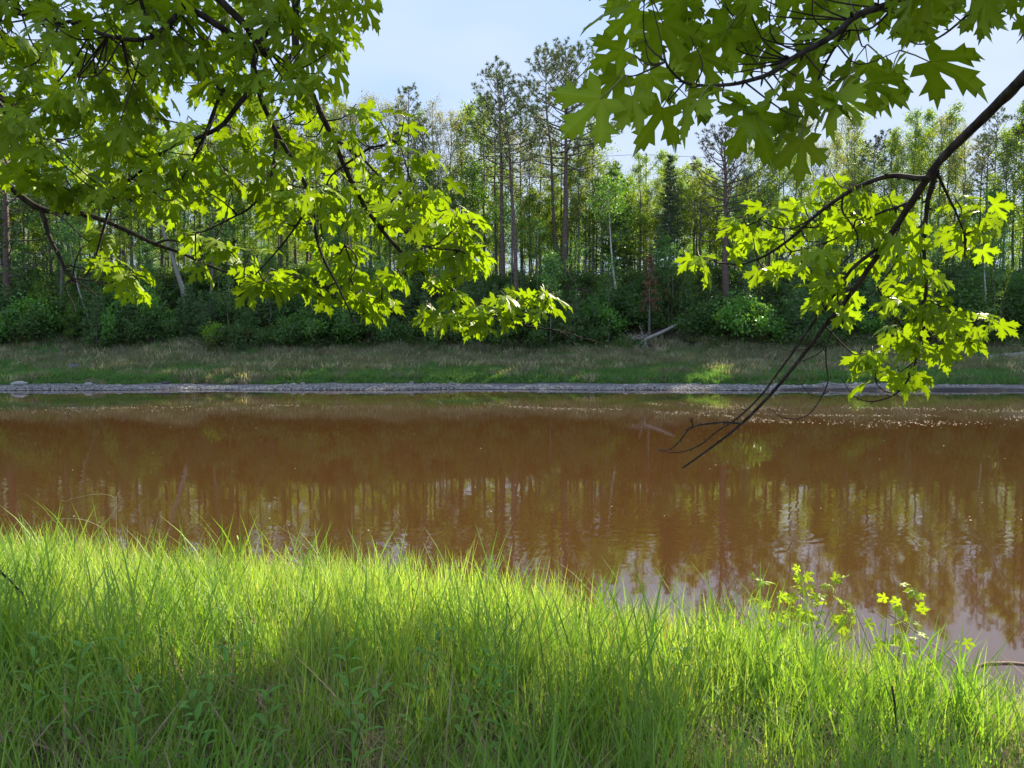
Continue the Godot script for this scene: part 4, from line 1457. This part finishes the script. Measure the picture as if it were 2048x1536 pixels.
func make_maples() -> void:
	rng.seed = 2024
	for i in 12: leaf_meshes.append(maple_leaf_mb(rng.randf()))
	# ------------------------------------------------ left tree
	var L := Tree3.new()
	L.node = thing("maple_tree", "silver maple hanging dense leafy branches over the river from the left", "maple tree", Vector3.ZERO)
	var foot := Vector3(-5.2, near_h(-5.2, 1.6) - .1, 1.6)
	L.node.position = Vector3.ZERO
	var tr := smooth(PackedVector3Array([foot, Vector3(-5.1, 2.6, 1.4), Vector3(-4.8, 4.6, 1.0), Vector3(-4.7, 8.0, .6), Vector3(-4.4, 12.0, .2)]), 4)
	add_bough(L, tr, .27, .07, false, Color(1.6, 1.5, 1.4), "trunk")
	var low := bough([[-330, 130, 2.3], [-120, 270, 2.35], [0, 357, 2.4], [80, 417, 2.45], [165, 427, 2.5], [240, 455, 2.5], [310, 488, 2.5], [365, 507, 2.5], [440, 540, 2.5], [505, 557, 2.45]], [Vector3(-4.9, 3.9, 1.1), Vector3(-3.4, 3.9, -.9)])
	add_bough(L, low, .024, .003, true, Color.WHITE, "branch", .5)
	var m1 := bough([[560, -220, 2.0], [580, -60, 2.05], [543, 51, 2.1], [508, 92, 2.1], [513, 164, 2.1], [540, 239, 2.15], [581, 314, 2.2], [622, 396, 2.25], [632, 470, 2.3], [648, 520, 2.3], [672, 565, 2.35], [698, 620, 2.4], [706, 645, 2.4]], [Vector3(-4.75, 5.6, .9), Vector3(-2.9, 5.2, -.9)])
	add_bough(L, m1, .021, .002, true, Color.WHITE, "branch", .45)
	add_bough(L, bough([[513, 164, 2.1], [475, 212, 2.12], [441, 253, 2.15], [390, 278, 2.2], [342, 294, 2.2], [294, 331, 2.25], [250, 370, 2.3], [215, 398, 2.35], [182, 425, 2.4]]), .0085, .0025)
	var m2 := bough([[640, -240, 2.15], [600, -60, 2.2], [590, 60, 2.25], [600, 133, 2.25], [638, 219, 2.3], [665, 273, 2.32], [690, 335, 2.35], [726, 408, 2.4], [760, 455, 2.4], [805, 507, 2.42], [856, 555, 2.45], [884, 580, 2.45], [942, 617, 2.45], [976, 630, 2.45], [1044, 651, 2.45], [1113, 661, 2.45], [1160, 674, 2.45], [1208, 688, 2.45]], [Vector3(-4.7, 6.2, .8), Vector3(-2.6, 5.9, -1.0)])
	add_bough(L, m2, .021, .0015, true, Color.WHITE, "branch", .45)
	add_bough(L, bough([[1113, 661, 2.45], [1135, 672, 2.44], [1160, 702, 2.42]]), .0025, .0015, false, Color(4, 3.4, 2.6))
	add_bough(L, bough([[665, 273, 2.32], [700, 300, 2.3], [716, 311, 2.3], [740, 296, 2.28], [770, 288, 2.26], [797, 264, 2.22]]), .006, .002)
	add_bough(L, bough([[716, 311, 2.3], [690, 330, 2.3], [660, 355, 2.3], [645, 400, 2.3], [640, 440, 2.32]]), .004, .002)
	add_bough(L, bough([[730, 322, 2.3], [757, 350, 2.3], [800, 385, 2.28], [838, 402, 2.25], [850, 390, 2.22]]), .004, .002)
	add_bough(L, bough([[760, 455, 2.4], [795, 450, 2.38], [830, 485, 2.35], [870, 497, 2.32], [920, 500, 2.3]]), .004, .002)
	add_bough(L, bough([[380, -60, 1.95], [365, 10, 2.0], [345, 40, 2.0], [310, 70, 2.0], [280, 80, 2.0], [215, 72, 2.05], [145, 43, 2.1], [120, 47, 2.1], [60, 30, 2.15], [-20, 20, 2.2]], [Vector3(-3.2, 5.4, -.6)]), .013, .003, true, Color.WHITE, "branch", .5)
	add_bough(L, bough([[270, -60, 2.0], [283, 5, 2.0], [295, 40, 2.0], [312, 66, 2.0]]), .006, .003)
	add_bough(L, bough([[448, 178, 2.1], [430, 215, 2.12], [410, 268, 2.16], [395, 300, 2.2], [375, 340, 2.2], [345, 375, 2.2], [300, 389, 2.2]]), .005, .002)
	add_bough(L, bough([[552, 268, 2.18], [548, 320, 2.15], [535, 375, 2.15], [500, 415, 2.2], [475, 430, 2.2], [410, 462, 2.3], [385, 465, 2.3]]), .005, .002)
	add_bough(L, bough([[232, 385, 2.3], [215, 430, 2.32], [198, 490, 2.35], [185, 530, 2.38], [168, 556, 2.4]]), .0045, .002)
	add_bough(L, bough([[622, 396, 2.25], [600, 440, 2.25], [560, 495, 2.25], [510, 550, 2.3]]), .005, .002)
	add_bough(L, bough([[310, 488, 2.5], [340, 480, 2.48], [385, 492, 2.46], [410, 498, 2.45], [425, 485, 2.44]]), .004, .002)
	add_bough(L, bough([[-150, 100, 2.2], [-20, 190, 2.25], [20, 240, 2.25], [50, 270, 2.3], [110, 280, 2.3]], [Vector3(-3.4, 4.4, -.8)]), .009, .002)
	add_bough(L, bough([[690, 490, 2.4], [715, 520, 2.38], [700, 580, 2.36], [775, 600, 2.36]]), .003, .0015)
	# the bare hanging twig under the fork at the left
	var dead := Color(3.0, 2.5, 2.0)
	add_bough(L, bough([[82, 419, 2.45], [100, 475, 2.42], [122, 520, 2.4], [132, 545, 2.4], [146, 558, 2.4]]), .0075, .004, true, dead)
	add_bough(L, bough([[146, 558, 2.4], [134, 566, 2.4], [132, 580, 2.4], [145, 605, 2.4], [151, 624, 2.4]]), .003, .0015, false, dead)
	add_bough(L, bough([[146, 558, 2.4], [180, 580, 2.38], [200, 598, 2.36]]), .003, .0012, false, dead)
	add_bough(L, bough([[146, 558, 2.4], [149, 530, 2.4], [160, 500, 2.4], [168, 492, 2.4]]), .003, .0015, false, dead)
	add_bough(L, bough([[146, 557, 2.4], [180, 561, 2.38], [230, 566, 2.36], [255, 565, 2.34]]), .003, .0015)
	add_bough(L, bough([[132, 530, 2.4], [160, 536, 2.4], [190, 538, 2.38], [206, 528, 2.36]]), .0025, .0012)
	add_bough(L, bough([[100, 424, 2.45], [130, 440, 2.42], [160, 470, 2.4], [180, 484, 2.4]]), .003, .0015)
	var dense := PackedVector2Array([Vector2(-90, -90), Vector2(715, -90), Vector2(712, 60), Vector2(690, 110), Vector2(640, 170), Vector2(690, 215), Vector2(790, 215), Vector2(840, 300), Vector2(860, 360), Vector2(920, 430), Vector2(940, 480), Vector2(800, 470), Vector2(700, 450), Vector2(620, 440), Vector2(560, 470), Vector2(470, 400), Vector2(330, 410), Vector2(170, 380), Vector2(0, 360), Vector2(-90, 330)])
	for p in pick_in(dense, 38.0, 7000, -.22):
		var hang: float = .02 * p.y / 400.0
		add_cluster(L, P(p.x, p.y - 18.0, rng.randf_range(1.85, 2.55) + hang), rng.randi_range(3, 5), rng.randf_range(.06, .074))
	for a in [[205, 470, 3], [225, 530, 3], [270, 545, 6], [270, 575, 3], [400, 480, 3], [440, 490, 5], [400, 535, 2], [500, 515, 3], [540, 550, 5], [515, 575, 2], [590, 560, 4], [620, 575, 4], [650, 530, 4], [700, 545, 4], [725, 590, 5], [765, 580, 4], [790, 550, 3], [750, 615, 3], [830, 510, 5], [880, 490, 5], [930, 490, 6], [955, 520, 5], [870, 560, 4], [905, 590, 5], [860, 620, 4], [905, 635, 3], [950, 620, 5], [985, 625, 3], [1000, 595, 4], [1040, 590, 3], [1085, 582, 5], [1100, 600, 3], [935, 445, 4], [900, 430, 5], [640, 490, 4], [700, 500, 4]]:
		add_cluster(L, P(a[0], a[1] - 14.0, rng.randf_range(2.3, 2.5)), a[2] + 1, .064)
	finish(L)
	# ------------------------------------------------ right tree
	var R := Tree3.new()
	R.node = thing("maple_tree", "silver maple reaching long bare ended branches down over the river from the right", "maple tree", Vector3.ZERO)
	foot = Vector3(7.2, near_h(7.2, -1.4) - .1, -1.4)
	tr = smooth(PackedVector3Array([foot, Vector3(7.1, 2.6, -1.6), Vector3(6.9, 4.6, -2.2), Vector3(6.9, 7.0, -4.2), Vector3(7.2, 9.2, -8.0), Vector3(7.6, 10.6, -12.5)]), 4)
	add_bough(R, tr, .3, .06, false, Color(1.6, 1.5, 1.4), "trunk")
	var main := bough([[2260, -60, 1.55], [2140, 60, 1.65], [2048, 155, 1.75], [1985, 218, 1.85], [1900, 300, 1.95], [1858, 352, 2.0], [1800, 440, 2.1], [1760, 503, 2.15], [1700, 590, 2.2], [1650, 652, 2.25], [1600, 718, 2.3], [1540, 790, 2.35], [1483, 847, 2.4], [1425, 893, 2.45], [1365, 936, 2.5]], [Vector3(6.9, 4.8, -2.3), Vector3(4.6, 4.4, -1.6), Vector3(2.6, 3.9, -1.5)])
	var rr := taper(main.size(), 1, 1)
	var mb := MB.new()
	for i in main.size():
		var u := float(i) / main.size()
		rr[i] = lerpf(.045, .0135, clampf(u / .3, 0, 1)) if u < .3 else lerpf(.0135, .0028, pow((u - .3) / .7, .7))
	mb.tube(main, rr, 9, Color.WHITE, .13, rng)
	part("branch", mb.mesh(M.maple_bark), R.node)
	R.boughs.append(main)
	add_bough(R, bough([[1858, 352, 2.0], [1840, 357, 2.0], [1780, 352, 2.05], [1720, 372, 2.1], [1680, 395, 2.12], [1630, 432, 2.15], [1590, 470, 2.2], [1540, 506, 2.25], [1500, 524, 2.3], [1470, 529, 2.3], [1430, 523, 2.35], [1412, 512, 2.35]]), .0085, .0018)
	add_bough(R, bough([[1872, 340, 2.0], [1866, 365, 2.02], [1856, 400, 2.05], [1852, 440, 2.1], [1848, 500, 2.15], [1853, 560, 2.2], [1848, 620, 2.25], [1838, 690, 2.3], [1825, 740, 2.3], [1805, 775, 2.3], [1780, 794, 2.3], [1740, 803, 2.3], [1706, 790, 2.3], [1682, 755, 2.3]]), .008, .001)
	add_bough(R, bough([[1874, 345, 2.0], [1895, 390, 2.05], [1912, 425, 2.1], [1922, 450, 2.12], [1932, 478, 2.15]]), .0045, .0015)
	add_bough(R, bough([[1764, 490, 2.14], [1735, 512, 2.15], [1701, 541, 2.15], [1668, 590, 2.18], [1639, 628, 2.2], [1600, 684, 2.25], [1560, 740, 2.28], [1521, 792, 2.3], [1475, 836, 2.32], [1435, 862, 2.34], [1400, 890, 2.35], [1357, 905, 2.35], [1314, 900, 2.35]]), .006, .0012)
	add_bough(R, bough([[1483, 847, 2.4], [1440, 845, 2.4], [1386, 853, 2.4], [1370, 868, 2.4], [1356, 886, 2.4], [1340, 898, 2.4], [1316, 900, 2.4]]), .004, .0012, false)
	add_bough(R, bough([[1386, 853, 2.4], [1383, 843, 2.4], [1381, 838, 2.4]]), .0025, .0012, false)
	add_bough(R, bough([[1694, 590, 2.2], [1675, 640, 2.22], [1655, 685, 2.22], [1652, 720, 2.22], [1656, 760, 2.22], [1645, 790, 2.22], [1620, 826, 2.22], [1590, 838, 2.22], [1560, 832, 2.22], [1538, 815, 2.22]]), .0035, .001, false)
	add_bough(R, bough([[1658, 682, 2.22], [1640, 705, 2.22], [1610, 720, 2.22], [1585, 726, 2.22]]), .002, .001, false)
	add_bough(R, bough([[1640, 666, 2.25], [1632, 690, 2.25], [1600, 700, 2.25], [1575, 700, 2.25], [1555, 690, 2.25]]), .002, .001, false)
	add_bough(R, bough([[1656, 782, 2.22], [1640, 792, 2.22], [1620, 788, 2.22], [1600, 765, 2.22], [1592, 757, 2.22]]), .0018, .001, false, Color(4, 3.6, 3.2))
	add_bough(R, bough([[1840, 395, 2.1], [1800, 412, 2.15], [1750, 430, 2.18], [1700, 462, 2.2], [1640, 490, 2.22], [1575, 505, 2.25]]), .0045, .0018)
	add_bough(R, bough([[1852, 440, 2.1], [1825, 470, 2.12], [1800, 500, 2.15], [1782, 540, 2.18], [1740, 590, 2.2]]), .004, .0015)
	add_bough(R, bough([[1686, 392, 2.12], [1684, 420, 2.12], [1700, 445, 2.12], [1715, 470, 2.12], [1712, 500, 2.12], [1695, 516, 2.12]]), .0035, .0015)
	add_bough(R, bough([[1630, 432, 2.15], [1590, 455, 2.15], [1550, 455, 2.15], [1515, 435, 2.15]]), .003, .0015)
	add_bough(R, bough([[1838, 690, 2.3], [1845, 660, 2.3], [1870, 655, 2.3], [1905, 665, 2.32], [1950, 668, 2.35]]), .003, .0012)
	add_bough(R, bough([[1845, 640, 2.27], [1820, 665, 2.3], [1785, 675, 2.32], [1740, 700, 2.35]]), .003, .0012)
	add_bough(R, bough([[1800, 780, 2.3], [1775, 785, 2.3], [1755, 770, 2.3], [1750, 755, 2.3]]), .002, .0012)
	for a in [[1395, 510, 3], [1440, 512, 2], [1485, 440, 4], [1505, 470, 4], [1540, 415, 5], [1570, 460, 4], [1600, 395, 5], [1620, 440, 5], [1640, 490, 4], [1660, 350, 4], [1690, 415, 5], [1700, 375, 5], [1720, 450, 5], [1740, 510, 4], [1770, 385, 5], [1790, 420, 4], [1800, 460, 4], [1525, 530, 3], [1580, 520, 4], [1660, 550, 5], [1640, 575, 3], [1700, 580, 4], [1680, 605, 2], [1820, 510, 4], [1810, 560, 4], [1850, 550, 3], [1870, 590, 3], [1870, 540, 3], [1790, 590, 3], [1905, 395, 3], [1930, 450, 4], [1960, 415, 4], [1980, 440, 3], [1910, 465, 3], [1955, 490, 2], [1850, 610, 4], [1900, 620, 4], [1960, 632, 5], [1980, 645, 3], [1930, 668, 4], [1880, 650, 3], [1790, 650, 4], [1830, 680, 4], [1725, 702, 4], [1745, 700, 2], [1810, 680, 3], [1750, 745, 3], [1795, 740, 3], [1838, 740, 1], [1825, 735, 2], [1870, 680, 3]]:
		add_cluster(R, P(a[0], a[1] - 8.0, rng.randf_range(2.1, 2.4)), a[2], .064)
	# nearer bough along the top
	var topb := bough([[2250, -150, 1.3], [2000, -90, 1.25], [1800, 0, 1.2], [1717, 29, 1.18], [1668, 70, 1.16], [1593, 112, 1.15], [1544, 145, 1.14], [1498, 161, 1.12], [1448, 170, 1.1], [1378, 168, 1.08], [1345, 145, 1.06], [1330, 120, 1.05]], [Vector3(4.4, 4.4, -1.5), Vector3(2.2, 3.7, -1.3)])
	add_bough(R, topb, .012, .0012, true, Color.WHITE, "branch", .5)
	add_bough(R, bough([[1700, 40, 1.18], [1678, 80, 1.17], [1655, 120, 1.18], [1636, 160, 1.2], [1628, 195, 1.2]]), .0028, .0012)
	add_bough(R, bough([[1800, 0, 1.2], [1745, 55, 1.2], [1700, 60, 1.2]]), .0025, .0012)
	add_bough(R, bough([[2000, -90, 1.25], [1960, 0, 1.3], [1900, 60, 1.32], [1850, 90, 1.35]]), .004, .0012)
	add_bough(R, bough([[2120, -110, 1.3], [2090, -20, 1.3], [2060, 40, 1.3], [2040, 80, 1.3]]), .004, .0012)
	var tp := PackedVector2Array([Vector2(1290, -110), Vector2(2140, -110), Vector2(2140, 120), Vector2(1960, 90), Vector2(1880, 50), Vector2(1800, 90), Vector2(1740, 130), Vector2(1660, 110), Vector2(1590, 130), Vector2(1490, 105), Vector2(1380, 120), Vector2(1290, 110), Vector2(1300, 40)])
	for p in pick_in(tp, 56.0, 2500, -.5):
		add_cluster(R, P(p.x, p.y - 40.0, rng.randf_range(1.05, 1.4)), rng.randi_range(1, 3), rng.randf_range(.056, .074), .5)
	for a in [[1300, -10, 2], [1270, 110, 2], [1290, 80, 1], [1612, 200, 1], [1630, 160, 1], [1350, 170, 2], [1420, 170, 2], [1590, 180, 2], [1250, 150, 2], [1605, 235, 1], [1480, 185, 2], [1700, 150, 2], [1800, 100, 2], [1560, 150, 2]]:
		add_cluster(R, P(a[0], a[1], rng.randf_range(1.05, 1.15)), a[2], .07, .5)
	# unseen high crown over the water, added to shade the near grass and some leaves
	var crown := Tree3.new()
	crown.node = R.node
	for k in 9:
		var a := along(tr, rng.randf_range(.55, 1.0))
		var e := a + Vector3(rng.randf_range(-4.5, 3.5), rng.randf_range(.5, 2.5), rng.randf_range(-3.5, 2.5))
		add_bough(crown, smooth(PackedVector3Array([a, a.lerp(e, .5) + Vector3(0, .4, 0), e]), 5), .05, .01)
	var fit := MB.new()
	var hx := Vector2(to_sun.x, to_sun.z) / to_sun.y
	var xf := []
	for k in 110000:
		var c := Vector3(rng.randf_range(0.5, 15.0), rng.randf_range(7.6, 12.5), rng.randf_range(-21, -3.5))
		if c.y < 2.75 + .475 * -c.z: continue
		var fx := c.x - hx.x * (c.y - 1.0)
		var fz := c.z - hx.y * (c.y - 1.0)
		var lit := nz_patch.get_noise_2d(fx * 16.0 + 50.0, fz * 16.0) - (.2 if fz > .8 and fx > -2.2 else 0.0)
		var edge := -3.45 + nz_patch.get_noise_2d(fx * 9.0, 7.0) * 1.3 + fx * .12
		if fz < edge or fx < -5.5 or fx > 5.0 or (fz > -1.15 and fz < 1.05): continue  # leaves stay only where their shadow is wanted, with gaps left for sun
		var hole := .2
		if fz < 0.0 and fx > -.3 and fx < 1.9: hole = -.08
		if fz > 1.0: hole = .3
		if lit > hole: continue
		for z in 3:
			xf.append(leaf_pose(c + rv() * .35, (unit() + Vector3(0, -.5, 0)).normalized(), rng.randf_range(.075, .1)))
	var hc := multi(leaf_variant(0), xf, [])
	hc.name = "crown"
	hc.set_meta("kind", "stuff")
	R.node.add_child(hc, true)
	finish(R)

# alike things get labels of their own: counted from the nearest landmark on their left
func tell_apart(group: String, words: String, kind: String, z0 := -1000.0, z1 := 0.0) -> void:
	var all := []
	for o in get_children():
		if o.has_meta("group") and o.get_meta("group") == group and o.position.z >= z0 and o.position.z < z1:
			var q: Vector3 = cam_xf.affine_inverse() * o.position
			all.append([1024.0 + q.x / -q.z * F, o])
	all.sort_custom(func(a, b): return a[0] < b[0])
	var nth := ["first", "second", "third", "fourth", "fifth", "sixth", "seventh", "eighth", "ninth", "tenth", "eleventh", "twelfth", "thirteenth", "fourteenth", "fifteenth", "sixteenth", "seventeenth", "eighteenth"]
	var m := -1
	var k := 0
	for a in all:
		while m < marks.size() - 1 and a[0] >= marks[m + 1][0]:
			m += 1
			k = 0
		if m < 0 or k > 17:
			continue
		a[1].set_meta("label", "%s, %s %s right of the %s" % [words, nth[k], kind, marks[m][1]])
		k += 1

# ---------------------------------------------------------------- scene
func _ready() -> void:
	var cam := Camera3D.new()
	cam.name = "camera"
	cam.fov = rad_to_deg(2.0 * atan(768.0 / F))
	cam.far = 1500.0
	cam.near = 0.05
	cam.position = EYE
	cam.rotation_degrees = Vector3(PITCH, 0, 0)
	add_child(cam)
	cam.current = true
	cam_xf = cam.transform
	to_sun = Vector3(sin(deg_to_rad(SUN_AZ)) * cos(deg_to_rad(SUN_EL)), sin(deg_to_rad(SUN_EL)), -cos(deg_to_rad(SUN_AZ)) * cos(deg_to_rad(SUN_EL)))
	var we := WorldEnvironment.new()
	we.name = "world"
	var env := Environment.new()
	we.environment = env
	env.tonemap_mode = Environment.TONE_MAPPER_LINEAR
	env.tonemap_exposure = 3.35
	env.background_energy_multiplier = 1.0
	env.sdfgi_enabled = true
	env.ssao_enabled = true
	env.ssil_enabled = true
	make_sky(env)
	add_child(we)
	var sun := DirectionalLight3D.new()
	sun.name = "sun"
	sun.light_energy = 1.6
	sun.light_color = Color(1.0, .95, .86)
	sun.light_angular_distance = 0.5
	sun.shadow_enabled = true
	add_child(sun)
	sun.look_at_from_position(to_sun * 50.0, Vector3.ZERO)
	nz_ground.seed = 2; nz_ground.frequency = 0.12; nz_ground.fractal_octaves = 3
	nz_patch.seed = 6; nz_patch.frequency = 0.045; nz_patch.fractal_octaves = 3
	rng.seed = 1
	make_materials()
	make_terrain()
	make_water()
	for c in [[1320, 668, 3.0, 5.6], [2030, 718, 3.6, 2.2], [148, 746, .7, .9], [90, 704, 2.0, 1.4], [430, 690, 1.0, 3.0]]:
		var p := on_bank(c[0], c[1])
		on_clear.append(Vector4(p.x, p.z, c[2], c[3]))
	make_woods()
	make_far_bank_details()
	make_maples()
	make_near_grass()
	make_near_details()
	marks = [[-999.0, "left edge of the picture"], [124.0, "grey straight trunk"], [193.0, "leaning speckled birch"], [372.0, "curving pale trunk"], [541.0, "bare crooked sapling"], [800.0, "lowest left maple leaves"], [1006.0, "pointed pine"], [1128.0, "tallest pine"], [1241.0, "white birch"], [1337.0, "dark spruce"], [1452.0, "thick curving pine"], [1600.0, "tallest yellow green seedling"], [1858.0, "fork of the long branch"], [1961.0, "bent pale birch"]]
	tell_apart("red pines of the far woods", "bare boled red pine", "red pine")
	tell_apart("twiggy grey pines of the far woods", "thin grey twiggy pine", "twiggy pine")
	tell_apart("aspens of the far woods", "slender pale green aspen", "aspen")
	tell_apart("budding trees of the far woods", "pale budding tree", "budding tree")
	tell_apart("yellow green trees of the far woods", "yellow green leafy tree", "yellow tree")
	tell_apart("young trees under the far woods", "young green tree", "young tree")
	tell_apart("young firs of the far woods", "young dark fir", "fir")
	tell_apart("sunlit trees beyond the clearing", "far sunlit tree", "sunlit tree")
	tell_apart("young sunlit trees in the clearing", "young sunlit clearing tree", "one")
	tell_apart("thin saplings on the shaded bank", "thin bare stemmed sapling", "one")
	tell_apart("young trees on the shaded bank", "young leafy bank tree", "one")
	tell_apart("small firs on the shaded bank", "small dark bank fir", "one")
	tell_apart("half grown trees between the trunks", "light green half grown tree", "one")
	tell_apart("low firs on the shaded bank", "low dark fir", "low fir")
	tell_apart("shrubs on the shaded bank", "dark shrub low on the bank", "one", -60.5)
	tell_apart("shrubs on the shaded bank", "dark shrub halfway up the bank", "one", -63.5, -60.5)
	tell_apart("shrubs on the shaded bank", "dark shrub high on the bank", "one", -1000, -63.5)
